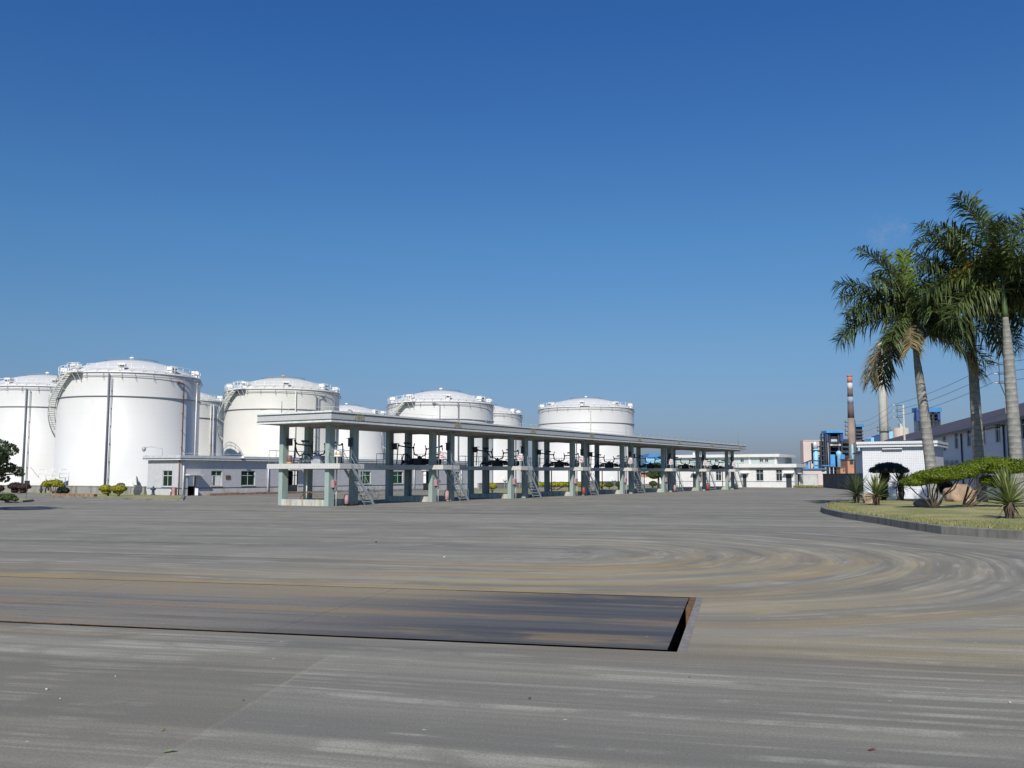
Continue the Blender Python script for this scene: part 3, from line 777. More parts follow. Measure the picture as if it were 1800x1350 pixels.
mb = MB(); mb.beam((-1.6, -0.65, 1.85), (-3.0, -0.65, 3.3), 0.06); mb.box(-0.3, -0.5, 0.2, 1.3, 0.4, 1.5); mb.build('valve_cabinet', M['pump_grey'], t)

# ------------------------------------------------------------------ buildings with real openings
def wall(mb, a, b, z0, z1, th, ops=(), mi=0):
    """upright wall from a to b (local xy), openings given as (s0, s1, za, zb) along it"""
    a, b = Vector((a[0], a[1], 0)), Vector((b[0], b[1], 0)); L = (b - a).length; d = (b - a) / L
    nrm = Vector((-d.y, d.x, 0)) * th
    ss = sorted({0.0, L} | {v for o in ops for v in o[:2]}); zs = sorted({z0, z1} | {v for o in ops for v in o[2:4]})
    for i in range(len(ss) - 1):
        run = None
        for k in range(len(zs) - 1):
            sm, zm = (ss[i] + ss[i+1]) / 2, (zs[k] + zs[k+1]) / 2
            hole = any(o[0] < sm < o[1] and o[2] < zm < o[3] for o in ops)
            if not hole: run = (run[0], zs[k+1]) if run else (zs[k], zs[k+1])
            if (hole or k == len(zs) - 2) and run:
                p, q = a + d * ss[i], a + d * ss[i+1]
                v = [p, q, q + nrm, p + nrm]
                vs = [(w.x, w.y, run[0]) for w in v] + [(w.x, w.y, run[1]) for w in v]
                mb.add(vs, [(0,3,2,1),(4,5,6,7),(0,1,5,4),(1,2,6,5),(2,3,7,6),(3,0,4,7)], mi)
                run = None
def window(parent, a, b, o, th=0.12, gl='glass_green', cols=2, transom=0.68, pane_rows=('all',), frame='frame_grey'):
    a, b = Vector((a[0], a[1], 0)), Vector((b[0], b[1], 0)); d = (b - a).normalized(); nrm = Vector((-d.y, d.x, 0))
    s0, s1, za, zb = o
    mb = MB(); pt = lambda s, z, n_=th: a + d * s + nrm * n_ + Vector((0, 0, z))
    w = 0.07; zt = za + (zb - za) * transom
    for p, q in ((pt(s0 + w/2, za), pt(s0 + w/2, zb)), (pt(s1 - w/2, za), pt(s1 - w/2, zb)), (pt(s0 + w, za + w/2), pt(s1 - w, za + w/2)), (pt(s0 + w, zb - w/2), pt(s1 - w, zb - w/2)), (pt(s0 + w, zt), pt(s1 - w, zt))): mb.beam(p, q, 0.07)
    for k in range(1, cols):
        s = s0 + (s1 - s0) * k / cols
        mb.beam(pt(s, za + w), pt(s, zt - 0.03), 0.06); mb.beam(pt(s, zt + 0.03), pt(s, zb - w), 0.06)
    f = mb.build('window', M[frame], parent)
    mb = MB()
    for (z_lo, z_hi) in {'all': ((za + 0.04, zb - 0.04),), 'top': ((zt, zb - 0.04),)}[pane_rows[0]]:
        vs = [pt(s0 + 0.03, z_lo), pt(s1 - 0.03, z_lo), pt(s1 - 0.03, z_hi), pt(s0 + 0.03, z_hi)]
        vs += [v + nrm * 0.012 for v in vs]
        mb.add(vs, [(0,1,2,3),(7,6,5,4),(0,4,5,1),(1,5,6,2),(2,6,7,3),(3,7,4,0)])
    mb.build('pane', M[gl], f)
    mb = MB(); mb.beam(pt(s0 - 0.06, za - 0.03, -0.03), pt(s1 + 0.06, za - 0.03, -0.03), 0.14, 0.06); mb.build('sill', M['frame_grey'], f)
    return f

# ---- pump house on the left
PH = at(316, 872.0)
phm = Matrix.Translation(PH) @ Matrix.Rotation(GA, 4, 'Z'); phi = phm.inverted()
def on_front(px, py=858):                             # distance along the front wall (local x) seen at that column
    d = ray(px, py); o = Vector((0, 0, CAM_H))
    nrm = (phm.to_3x3() @ Vector((0, -1, 0)))
    k = (PH - o).dot(nrm) / d.dot(nrm)
    return (phi @ (o + d * k))
t = thing('pump_house', 'long lilac grey pump house with flat roof and green windows behind the canopy', 'building', PH, GA)
PL, PW, PZ = 54.6, 5.4, 3.86
Z_SILL, Z_TOP = 1.02, 2.72
fo = []                                               # front openings
for x0, x1 in ((370.8, 390), (423.5, 448), (633.6, 651.5), (691, 708), (800.5, 808)):
    fo.append((on_front(x0).x, on_front(x1).x, Z_SILL, Z_TOP))
doors = [(on_front(330).x, on_front(344).x), (on_front(506).x, on_front(523.5).x), (on_front(744).x, on_front(758).x)]
fd = [(a, b, 0.0, 2.1) for a, b in doors[:1]] + [(a, b, 0.0, 2.72) for a, b in doors[1:]]
bo = []
for k in range(1, 16): bo.append((2.0 + k * 3.35 - 0.2, 2.0 + k * 3.35 + 2.2, 0.95, 2.72))
eo = [(1.35, 2.95, 1.0, 2.72)]
mb = MB()
wall(mb, (0, 0), (PL, 0), 0.80, PZ, 0.24, [o for o in fo] + [(a, b, 0.8, z) for a, b, _, z in fd])
mb.build('front_wall', M['wall_lilac'], t)
mb = MB(); wall(mb, (0, 0.003), (PL, 0.003), 0, 0.80, 0.24, [(a, b, 0, 0.8) for a, b, _, z in fd]); mb.build('skirting', M['wall_skirt'], t)
mb = MB()                                             # dark stripe round the walls under the windows
for x0, x1 in zip([0.0] + [d[1] for d in doors], [d[0] for d in doors] + [PL]): mb.box(x0, -0.012, 0.77, x1, 0.0, 0.86)
mb.box(-0.012, -0.012, 0.77, 0.0, PW, 0.86); mb.build('stripe', M['dark_strip'], t)
mb = MB()
wall(mb, (0, PW), (0, 0.25), 0, PZ, 0.24, [(PW - o[1], PW - o[0], o[2], o[3]) for o in eo])
mb.build('end_wall', M['wall_lilac'], t)
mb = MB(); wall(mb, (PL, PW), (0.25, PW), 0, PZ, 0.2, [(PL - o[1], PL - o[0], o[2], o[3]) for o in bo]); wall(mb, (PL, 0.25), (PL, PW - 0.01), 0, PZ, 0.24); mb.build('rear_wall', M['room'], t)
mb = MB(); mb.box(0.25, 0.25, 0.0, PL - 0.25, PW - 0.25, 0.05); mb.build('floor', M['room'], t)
mb = MB(); mb.box(-0.40, -0.40, PZ, PL + 0.4, PW + 0.4, PZ + 0.50); mb.build('roof', M['slab_grey'], t)
mb = MB(); mb.box(-0.425, -0.425, PZ + 0.11, PL + 0.4, -0.401, PZ + 0.2); mb.box(-0.425, -0.401, PZ + 0.11, -0.401, PW + 0.4, PZ + 0.2); mb.build('roof_stripe', M['dark_strip'], t)
mb = MB(); mb.box(-0.43, -0.43, PZ - 0.005, PL + 0.4, -0.405, PZ + 0.1); mb.box(-0.43, -0.405, PZ - 0.005, -0.405, PW + 0.4, PZ + 0.1); mb.build('eave_trim', M['pale_strip'], t)
for i, o in enumerate(fo):
    window(t, (0, 0), (PL, 0), o, pane_rows=('top',) if i in (0,) else ('all',))
window(t, (0, PW), (0, 0.25), (PW - eo[0][1], PW - eo[0][0], eo[0][2], eo[0][3]))
for a, b in doors[1:]:
    mb = MB()
    for s in (a + 0.05, b - 0.05): mb.beam((s, 0.1, 0), (s, 0.1, 2.72), 0.08)
    mb.beam((a + 0.1, 0.1, 2.2), (b - 0.1, 0.1, 2.2), 0.08); mb.beam(((a+b)/2, 0.1, 1.05), ((a+b)/2, 0.1, 2.66), 0.07)
    f = mb.build('door', M['door_dark'], t)
    mb = MB(); mb.box(a + 0.1, 0.08, 0.06, b - 0.1, 0.12, 1.02); mb.build('lower_panel', M['door_dark'], f)
a, b = doors[0]
mb = MB()
for s in (a + 0.04, b - 0.04): mb.beam((s, 0.1, 0), (s, 0.1, 2.1), 0.08)
f = mb.build('door', M['door_dark'], t)
mb = MB(); mb.add([(b - 0.1, 0.0, 0.04), (b + 0.02, -0.35, 0.04), (b + 0.06, -0.35, 0.04), (b - 0.06, 0.0, 0.04), (b - 0.1, 0.0, 0.8), (b + 0.02, -0.35, 0.8), (b + 0.06, -0.35, 0.8), (b - 0.06, 0.0, 0.8)],
                  [(0,3,2,1),(4,5,6,7),(0,1,5,4),(1,2,6,5),(2,3,7,6),(3,0,4,7)]); mb.build('half_gate', M['sign_white'], f)
for a, b in doors:
    mb = MB(); z = 2.2 if a < 10 else 2.85
    mb.box(a - 0.45, -0.78, z, b + 0.45, -0.001, z + 0.1); mb.build('awning', M['pale_strip'], t)
for s in (0.32, on_front(470).x, on_front(727).x, on_front(810).x):
    mb = MB(); mb.tube([(s, -0.09, 0.05), (s, -0.09, PZ)], 0.07, 7)
    for z in (0.8, 2.2, 3.4): mb.box(s - 0.1, -0.1, z, s + 0.1, -0.013, z + 0.05)
    mb.build('downpipe', M['pale_strip'], t)
mb = MB(); mb.tube([(-0.1, 0.1, 0.05), (-0.1, 0.1, PZ)], 0.07, 7); mb.build('downpipe', M['pipe_red'], t)
mb = MB()
s = on_front(400).x; mb.box(s - 0.32, -0.07, 1.78, s + 0.32, -0.001, 2.2); mb.build('meter_box', M['rust'], t)
mb = MB(); s = on_front(419).x; mb.lathe([(0.02, 0.28), (0.12, 0.2), (0.3, 0.0)], 12, (s, -0.62, PZ + 0.28)); mb.tube([(s, -0.4, PZ + 0.5), (s, -0.62, PZ + 0.56)], 0.03, 5); mb.build('eave_lamp', M['sign_white'], t)
mb = MB(); mb.tube([(-0.2, 2.8, PZ + 0.5), (-0.2, 2.8, PZ + 1.2), (-0.7, 4.0, PZ + 1.45), (-0.9, 4.9, PZ + 1.35)], 0.03, 5); mb.sphere((-0.9, 5.0, PZ + 1.2), 0.22, 0.22, 0.28); mb.build('bracket_lamp', M['pump_grey'], t)
mb = MB()
for k in range(28):
    x = 0.2 + k * 2.0; mb.tube([(x, -0.3, PZ + 0.5), (x, -0.3, PZ + 0.72)], 0.012, 4)
mb.tube([(-0.3, -0.3, PZ + 0.71), (PL, -0.3, PZ + 0.71)], 0.012, 4); mb.build('lightning_wire', M['pipe_pale'], t)
mb = MB()
for k in range(7): mb.box(doors[0][1] + 1.2 + k*2.2, -0.9, 0, doors[0][1] + 3.3 + k*2.2, -0.25, 0.22 + 0.05 * (k % 2))
mb.build('rough_step', M['brick_low'], t)
mb = MB(); mb.box(doors[1][1] + 0.9, -0.9, 0, on_front(735).x, -0.25, 0.26); mb.build('apron', M['bund'], t)

# ---- bund wall round the tank farm, left and right runs
c1 = phm @ Vector((0.0, PW + 0.5, 0)); dN = Vector((-0.853, 0.522, 0)); dA = Vector((0.522, 0.853, 0))
def bund(p, q, h, label):
    L = (q - p).length; t = thing('bund_wall', label, 'wall', p, atan2((q - p).y, (q - p).x))
    mb = MB(); mb.box(0, 0, 0, L, 0.3, h); k = 3.0
    mb.build('wall', M['bund'], t)
    mb = MB(); mb.box(-0.02, -0.05, h, L, 0.35, h + 0.09); mb.build('coping', M['bund'], t)
    mb = MB()
    k = 2.5
    while k < L - 1: mb.box(k, -0.12, 0, k + 0.3, -0.002, h - 0.01); k += 5.0
    mb.build('buttress', M['bund'], t)
bund(c1 + dN * 75, c1, 0.9, 'grey stained concrete bund wall below the left tanks')
b2 = far(842, 834, 150); b2.z = 0
bund(b2, b2 + dA * 56, 0.85, 'grey concrete bund wall behind the hedges and under the canopy gaps')

# ------------------------------------------------------------------ the truck loading canopy
CB = at(577, 890.0)
cm = Matrix.Translation(CB) @ Matrix.Rotation(GA, 4, 'Z')
PITCH_I, NI = 12.68, 8
def cloc(x, y, z=0.0): return cm @ Vector((x, y, z))
canopy = thing('loading_canopy', 'long flat roofed truck loading canopy on pale green columns with raised platforms', 'loading canopy', CB, GA)
X0, X1, Y0, Y1, ZS, ZT = -1.67, 92.8, -1.67, 5.72, 6.03, 6.83
mb = MB(); mb.box(X0 + 0.02, Y0 + 0.02, ZS + 0.05, X1 - 0.02, Y1 - 0.02, ZT - 0.04); mb.build('roof', M['fascia_tile'], canopy)
mb = MB(); mb.box(X0 + 0.15, Y0 + 0.15, ZS, X1 - 0.15, Y1 - 0.15, ZS + 0.049)
for i in range(NI):                                    # beams across under the soffit
    for x in (0.15, 2.8): mb.box(i*PITCH_I + x, Y0 + 0.6, ZS - 0.16, i*PITCH_I + x + 0.3, Y1 - 0.6, ZS - 0.001)
mb.build('soffit', M['soffit'], canopy)
def ringbox(name, pr, z0, z1, m):
    mb = MB()
    mb.box(X0 - pr, Y0 - pr, z0, X1 + pr, Y0 + 0.1, z1); mb.box(X0 - pr, Y1 - 0.1, z0, X1 + pr, Y1 + pr, z1)
    mb.box(X0 - pr, Y0 + 0.1, z0, X0 + 0.1, Y1 - 0.1, z1); mb.box(X1 - 0.1, Y0 + 0.1, z0, X1 + pr, Y1 - 0.1, z1)
    return mb.build(name, m, canopy)
ringbox('eave_trim', 0.015, ZS - 0.01, ZS + 0.115, M['pale_strip'])
ringbox('lower_stripe', 0.006, ZS + 0.116, ZS + 0.20, M['dark_strip'])
ringbox('upper_stripe', 0.006, ZT - 0.21, ZT - 0.13, M['dark_strip'])
ringbox('roof_cap', 0.02, ZT - 0.129, ZT, M['pale_strip'])
mb = MB()
k = 0
for x in range(0, 95, 2):
    mb.tube([(X0 + 0.2 + x, Y0 + 0.12, ZT), (X0 + 0.2 + x, Y0 + 0.12, ZT + 0.28)], 0.013, 4)
for y in (0, 2, 4, 6): mb.tube([(X0 + 0.12, Y0 + 0.3 + y, ZT), (X0 + 0.12, Y0 + 0.3 + y, ZT + 0.28)], 0.013, 4)
mb.tube([(X1 - 0.2, Y0 + 0.12, ZT + 0.27), (X0 + 0.12, Y0 + 0.12, ZT + 0.27), (X0 + 0.12, Y1 - 0.2, ZT + 0.27)], 0.013, 4)
mb.build('lightning_wire', M['pipe_pale'], canopy)
for x, y, h in ((X0 + 0.4, 3.6, 0.9), (X0 + 1.1, -1.0, 1.15), (63.0, Y1 - 0.6, 1.9), (90.6, Y0 + 0.5, 1.8)):
    mb = MB(); mb.tube([(x, y, ZT), (x, y, ZT + h)], [0.035, 0.02], 5); mb.build('lightning_rod', M['pipe_dark'], canopy)
PZ0, PZ1 = 2.72, 3.09
ORD = ['first', 'second', 'third', 'fourth', 'fifth', 'sixth', 'seventh', 'eighth']
def island_parts(i):
    x = i * PITCH_I; out = []
    for (cx_, cy_) in ((0, 0), (0, 4.65), (2.65, 0), (2.65, 4.65)):
        mb = MB(); b = 0.02
        mb.box(x + cx_, cy_, -0.05, x + cx_ + 0.6, cy_ + 0.4, PZ0); mb.box(x + cx_, cy_, PZ1 - 0.3, x + cx_ + 0.6, cy_ + 0.4, ZS - 0.001)
        mb.build('column', M['green_column'], canopy)
    mb = MB()
    mb.box(x - 0.3, -0.42, PZ0, x + 3.42, 6.0, PZ1); mb.box(x - 0.3, -1.32, PZ0, x + 0.95, -0.42, PZ1)
    pf = mb.build('platform', M['slab_tile'], canopy)
    mb = MB()
    mb.box(x - 0.05, 0.4, -0.05, x + 0.35, 4.65, 0.45); mb.box(x + 2.9, 0.4, -0.05, x + 3.3, 4.65, 0.45); mb.build('plinth', M['plinth'], canopy)
    # stair down from the landing, along the side of the platform
    mb = MB(); run = 2.55; sx = x + 0.95
    n_ = 11
    for k in range(1, n_):
        xx = sx + run * k / n_; zz = PZ1 * (1 - k / n_); mb.box(xx - 0.02, -1.24, zz - 0.035, xx + 0.22, -0.5, zz)
    st = mb.build('stair', M['steel_grey'], canopy)
    mb = MB()
    for y in (-1.28, -0.46): mb.beam((sx - 0.05, y, PZ1 - 0.06), (sx + run + 0.1, y, 0.0), 0.06, 0.2)
    mb.build('stringer', M['steel_grey'], st)
    mb = MB()
    for y in (-1.28, -0.46):
        mb.tube([(sx - 0.02, y, PZ1), (sx - 0.02, y, PZ1 + 1.0), (sx + run, y, 0.95), (sx + run, y, 0.05)], 0.024, 5)
        mb.tube([(sx, y, PZ1 + 0.5), (sx + run, y, 0.5)], 0.016, 5)
        mb.tube([(sx + run/2, y, PZ1/2), (sx + run/2, y, PZ1/2 + 1.0)], 0.02, 5)
    mb.build('handrail', M['steel_grey'], st)
    mb = MB()                                          # platform rails: far end and landing
    for z in (0.5, 1.02):
        mb.tube([(x + 3.3, 0.5, PZ1 + z), (x + 3.3, 4.55, PZ1 + z)], 0.024, 5)
        mb.tube([(x - 0.2, 5.15, PZ1 + z), (x - 0.2, 5.9, PZ1 + z), (x + 3.3, 5.9, PZ1 + z), (x + 3.3, 5.15, PZ1 + z)], 0.024, 5)
        mb.tube([(x + 0.2, -1.25, PZ1 + z), (x - 0.22, -1.25, PZ1 + z), (x - 0.22, -0.1, PZ1 + z)], 0.024, 5)
    for p in ((3.3, 0.5), (3.3, 1.85), (3.3, 3.2), (3.3, 4.55), (-0.2, 5.15), (-0.2, 5.9), (1.5, 5.9), (3.3, 5.9), (-0.22, -1.25), (-0.22, -0.1), (0.2, -1.25)):
        mb.tube([(x + p[0], p[1], PZ1), (x + p[0], p[1], PZ1 + 1.02)], 0.024, 5)
    mb.build('guard_rail', M['steel_grey'], canopy)
    mb = MB(); mb.tube([(x + 0.72, -0.1, 0.0), (x + 0.72, -0.1, PZ0 - 0.001)], 0.055, 7); mb.tube([(x + 0.72, -0.1, PZ1), (x + 0.72, -0.1, ZS)], 0.055, 7)
    mb.build('downpipe', M['pipe_pale'] if i in (0, 1, 2, 3, 4) else M['sign_white'], canopy)
    for xx, yy in ((1.2, 3.3), (1.7, 1.4)):
        mb = MB(); mb.tube([(x + xx, yy, 0), (x + xx, yy, PZ0)], 0.06, 7); mb.build('supply_pipe', M['pipe_pale'] if i == 0 else M['pipe_dark'], canopy)
    mb = MB()
    mb.box(x + 0.32, 4.28, PZ1 + 1.38, x + 0.62, 4.64, PZ1 + 1.88); mb.box(x + 0.24, 4.1, PZ1 + 1.88, x + 0.7, 4.64, PZ1 + 1.93); mb.build('control_cabinet', M['dark_grey'], canopy)
    mb = MB(); mb.box(x + 2.4, 0.08, PZ1 + 1.3, x + 2.64, 0.34, PZ1 + 1.9); mb.box(x + 2.3, 0.0, PZ1 + 1.9, x + 2.64, 0.4, PZ1 + 1.95); mb.build('control_cabinet', M['dark_grey'], canopy)
    # pair of gilt characters and numeral on the fascia
    cu = bpy.data.curves.new('lettering', 'FONT'); cu.body = "%d号位" % (i + 1); cu.size = 0.46; cu.extrude = 0.008; cu.resolution_u = 2
    cu.materials.append(M['gold']); tmp = bpy.data.objects.new('lettering', cu); COL.objects.link(tmp)
    me = bpy.data.meshes.new_from_object(tmp); bpy.data.objects.remove(tmp)
    lo = bpy.data.objects.new('lettering', me); COL.objects.link(lo); lo.parent = canopy
    lo.location = (x + 0.75, Y0 - 0.012, ZS + 0.26); lo.rotation_euler = (pi/2, 0, 0)
for i in range(NI): island_parts(i)

# ------------------------------------------------------------------ equipment on the islands
def arm(i, side, label):
    """top loading arm: riser with swivels, boom with spring cylinder, hanging drop tube. side +1 reaches to the left end of the island, -1 to the right"""
    hgt = (1.15, 1.3, 1.2, 1.15, 1.05, 1.1, 1.1, 1.0)[i] + (0.12 if side > 0 else 0)
    t = thing('pipe_loader', label, 'loading arm', cloc(i*PITCH_I + 1.6, 2.55, PZ1), GA, 'loading arms on the platforms')
    s = side
    mb = MB(); k = hgt / 1.15
    pts = [(0, 0.12*s, 0.5), (0, 0.2*s, 0.66*k), (0, 0.3*s, 0.72*k), (0, 0.55*s, 0.74*k), (0, 0.62*s, 0.86*k), (0, 0.66*s, 1.05*k), (0, 0.7*s, 1.22*k)]
    mb.tube(pts, 0.055, 7); mb.sphere((0, 0.62*s, 0.86*k), 0.085, 0.085, 0.085); mb.sphere((0, 0.7*s, 1.25*k), 0.1, 0.1, 0.1)
    mb.tube([(0, 0.68*s, 1.25*k), (0, 0.62*s, 1.45*k), (0, 0.56*s, 1.55*k)], 0.045, 6)
    mb.build('riser', M['black_iron'], t)
    mb = MB(); e = (0.0, 2.35*s, 1.42*k)
    mb.tube([(0, 0.7*s, 1.25*k), (0, 1.2*s, 1.28*k), e], 0.055, 7); mb.build('boom', M['black_iron'], t)
    mb = MB(); mb.tube([(0, 1.05*s, 1.56*k), (0, 1.75*s, 1.6*k)], 0.075, 7); mb.beam((0, 1.6*s, 1.32*k), (0, 1.6*s, 1.6*k), 0.06); mb.build('spring_cylinder', M['black_iron'], t)
    mb = MB(); mb.tube([(0, 2.3*s, 1.52*k), e, (0, 2.42*s, 1.3*k), (-0.05, 2.5*s, 0.1)], 0.05, 7); mb.sphere((0, 2.35*s, 1.45*k), 0.1, 0.1, 0.1); mb.build('drop_tube', M['black_iron'], t)
    return t
def manifold(i, label, grey=False):
    t = thing('pump_manifold', label, 'pump set', cloc(i*PITCH_I + 1.6, 2.55, PZ1), GA, 'pump sets between the columns')
    body, dk = (M['pump_grey'], M['pump_grey']) if grey else (M['black_iron'], M['dark_grey'])
    mb = MB(); mb.bev(-0.35, -0.45, 0.0, 0.35, 0.45, 0.62, 0.05); mb.lathe([(0.2, 0.62), (0.2, 0.72), (0.09, 0.74), (0.09, 0.85)], 12); mb.build('pump_body', body, t)
    for s in (-1, 1):
        mb = MB(); mb.tube([(0, 0.4*s, 0.3), (0, 1.9*s, 0.3)], 0.07, 8)
        for y in (0.8, 1.35, 1.8): mb.tube([(0, y*s - 0.03, 0.3), (0, y*s + 0.03, 0.3)], 0.15, 10)
        mb.tube([(0, 1.9*s, 0.3), (0, 1.98*s, 0.22), (0, 2.0*s, 0.0)], 0.07, 8); mb.build('pipe', dk, t)
        mb = MB(); y = 1.08*s; mb.sphere((0, y, 0.3), 0.17, 0.15, 0.18); mb.tube([(0, y, 0.4), (0, y, 0.68)], 0.03, 6)
        mb.tube([(0.16*cos(a*pi/5), y + 0.16*sin(a*pi/5), 0.68) for a in range(10)], 0.02, 5, closed=True); mb.build('valve', dk if not grey else M['pump_grey'], t)
    mb = MB(); mb.tube([(0.1, -0.9, 0.42), (0.1, -0.62, 0.42)], 0.16, 10); mb.bev(-0.1, 0.62, 0.4, 0.25, 0.98, 0.62, 0.03); mb.build('motor', body, t)
    mb = MB(); mb.bev(-0.45, -2.35, 0.0, 0.15, -1.75, 0.72, 0.04); mb.bev(-0.75, -2.3, 0.0, -0.5, -1.9, 0.5, 0.03); mb.build('meter_case', body if not grey else M['dark_grey'], t)
    mb = MB()
    for s in (-1, 1): mb.tube([(0.55, 0.35*s, 0.15), (0.55, 1.7*s, 0.15), (0.55, 1.8*s, 0.3), (0.55, 1.8*s, 0.85), (0.45, 1.75*s, 0.95), (0.1, 1.6*s, 0.9), (0.0, 1.6*s, 0.75), (0.0, 1.6*s, 0.36)], 0.05, 7)
    mb.tube([(0.55, -0.4, 0.15), (0.55, 0.4, 0.15)], 0.06, 7); mb.build('return_pipe', dk, t)
    return t
for i in range(NI):
    w = 'nearest' if i == 0 else ORD[i]
    where = 'on the nearest loading island' if i == 0 else ('on the farthest loading island' if i == NI - 1 else 'on the %s loading island from the near end' % ORD[i])
    arm(i, 1, 'black pipe loading arm reaching left ' + where); arm(i, -1, 'black pipe loading arm reaching right ' + where)
    manifold(i, ('pale grey flanged pump set ' if i == 0 else 'dark flanged pump set ') + where, i == 0)
# extra curved hoses on the first three islands
for i, lab in ((0, 'black rubber hose hanging from the cabinet of the nearest island'), (1, 'black rubber hose arched over the second island platform'), (2, 'black rubber hose bent between columns of the third island')):
    t = thing('loading_hose', lab, 'hose', cloc(i*PITCH_I + 0.9, 3.3, PZ1), GA, 'black loading hoses')
    mb = MB()
    if i == 0: pts = [(0, 1.0, 1.7), (0, 0.95, 1.3), (0, 0.8, 0.9), (0, 0.5, 0.6), (0.1, 0.2, 0.75), (0.2, -0.2, 0.7), (0.3, -0.5, 0.35)]
    elif i == 1: pts = [(0, 0.6, 0.1), (0, 0.62, 0.6), (0, 0.5, 0.95), (0, 0.2, 1.0), (0, -0.1, 0.85), (0, -0.2, 0.6)]
    else: pts = [(0, 0.2, 1.6), (0, -0.2, 1.2), (0, -0.35, 0.9), (0, -0.9, 0.8), (0, -1.1, 0.5), (0, -1.1, 0.2)]
    mb.tube(pts, 0.055, 7); mb.build('hose_tube', M['rubber'], t)
    mb = MB(); mb.tube([pts[0], (pts[0][0], pts[0][1], pts[0][2] + 0.16)], 0.08, 8); mb.build('coupling', M['dark_grey'], t)

def warn_sign(i, x, y, label, kind):
    t = thing('safety_sign', label, 'sign', cloc(i*PITCH_I + x, y, PZ1), GA + 0.45, 'safety signs on the loading platforms')
    mb = MB(); mb.tube([(0.02, 0.03, 0), (0.02, 0.03, 1.3)], 0.03, 6); mb.build('post', M['sign_white'], t)
    w, h = (0.55, 0.53) if kind == 'warn' else (0.46, 0.66)
    z0 = 0.5
    yy = 0.0
    # board faces the yard: its plane is local y-z, front towards -x
    mb = MB(); mb.box(-0.02, -w/2, z0, 0.0, w/2, z0 + h); b = mb.build('board', M['sign_white'], t)
    if kind == 'warn':
        for c in (0.135, -0.135):
            mb = MB(); tri = [(c + 0.12, z0 + 0.12), (c - 0.12, z0 + 0.12), (c, z0 + 0.41)]
            mb.add([(-0.024, a_, b_) for a_, b_ in tri], [(0, 1, 2)]); mb.build('triangle_border', M['sign_black'], b)
            mb = MB(); tri = [(c + 0.092, z0 + 0.136), (c - 0.092, z0 + 0.136), (c, z0 + 0.365)]
            mb.add([(-0.028, a_, b_) for a_, b_ in tri], [(0, 1, 2)]); mb.build('triangle', M['sign_yellow'], b)
            mb = MB(); mb.box(-0.034, c - 0.014, z0 + 0.2, -0.03, c + 0.014, z0 + 0.29); mb.box(-0.034, c - 0.014, z0 + 0.155, -0.03, c + 0.014, z0 + 0.18); mb.build('exclamation_mark', M['sign_black'], b)
    else:
        mb = MB(); vs = []
        for k in range(20):
            a_ = 2*pi*k/20
            vs += [(-0.024, 0.15*cos(a_), z0 + 0.44 + 0.15*sin(a_)), (-0.024, 0.112*cos(a_), z0 + 0.44 + 0.112*sin(a_))]
        mb.add(vs, [(2*k, 2*k+1, (2*k+3) % 40, (2*k+2) % 40) for k in range(20)])
        mb.beam((-0.024, 0.085, z0 + 0.525), (-0.024, -0.085, z0 + 0.355), 0.004, 0.036)
        mb.build('prohibition_ring', M['sign_red'], b)
        mb = MB(); mb.box(-0.026, -0.16, z0 + 0.1, -0.021, 0.16, z0 + 0.2); mb.build('red_band', M['sign_red'], b)
warn_sign(0, -0.1, -0.95, 'white board with two yellow warning triangles at the canopy corner', 'warn')
for i in range(1, NI):
    wh = 'farthest' if i == NI - 1 else ORD[i]
    warn_sign(i, 0.1, -0.95, 'white board with red prohibition ring on the %s loading island%s' % (wh, '' if i == NI - 1 else ' from the near end'), 'ban')
for i in range(NI):
    wh = 'nearest' if i == 0 else ('farthest' if i == NI - 1 else ORD[i])
    t = thing('hose_box', 'faded pink fire box on the corner column of the %s loading island' % wh, 'fire box', cloc(i*PITCH_I + 0.45, 0, 1.35), GA, 'pink fire boxes on the columns')
    mb = MB(); mb.bev(-0.2, -0.26, 0, 0.2, -0.002, 0.52, 0.02); mb.build('case', M['faded_red'], t)
    mb = MB(); mb.tube([(0, -0.12, 0), (0, -0.12, -0.12)], 0.06, 6); mb.box(-0.05, -0.275, 0.2, 0.05, -0.262, 0.3); mb.build('fitting', M['dark_grey'], t)
def trolley(i, label, mat, x=1.75, y=-0.7, s=1.0):
    s *= 0.86
    t = thing('wheeled_extinguisher', label, 'fire extinguisher', cloc(i*PITCH_I + x, y, 0), GA + 0.6, 'wheeled extinguishers beside the stairs')
    t.scale = (s, s, s)
    mb = MB(); mb.lathe([(0.12, 0.16), (0.20, 0.22), (0.20, 0.86), (0.13, 0.98), (0.06, 1.0), (0.06, 1.08)], 16); mb.build('cylinder', M[mat], t)
    for yy in (-0.24, 0.24):
        mb = MB(); pts = [(0.05 + 0.13*cos(a*pi/8), yy, 0.14 + 0.13*sin(a*pi/8)) for a in range(16)]
        mb.tube(pts, 0.04, 6, closed=True); mb.beam((0.05, yy, 0.14), (0.05, yy*0.3, 0.14), 0.05); mb.build('wheel', M['rubber'], t)
    mb = MB(); mb.tube([(0.15, -0.18, 0.15), (0.2, -0.18, 1.0), (0.24, 0, 1.12), (0.2, 0.18, 1.0), (0.15, 0.18, 0.15)], 0.022, 6); mb.build('handle', M['dark_grey'], t)
    mb = MB(); mb.tube([(0, 0, 1.08), (-0.12, 0.16, 1.05), (-0.16, 0.24, 0.7), (-0.1, 0.26, 0.35), (0, 0.22, 0.3)], 0.028, 6); mb.sphere((0, 0, 1.1), 0.07, 0.07, 0.06); mb.build('valve_hose', M['rubber'], t)
trolley(0, 'pink wheeled extinguisher under the nearest stair, beside black tyres', 'faded_red', 1.35, -0.55, 0.9)
trolley(1, 'pink wheeled extinguisher beside the stair of the second island', 'faded_red', 1.3, -0.6, 1.05)
trolley(3, 'red and white wheeled extinguisher beside the stair of the fourth island', 'red', 1.5, -0.5, 1.05)
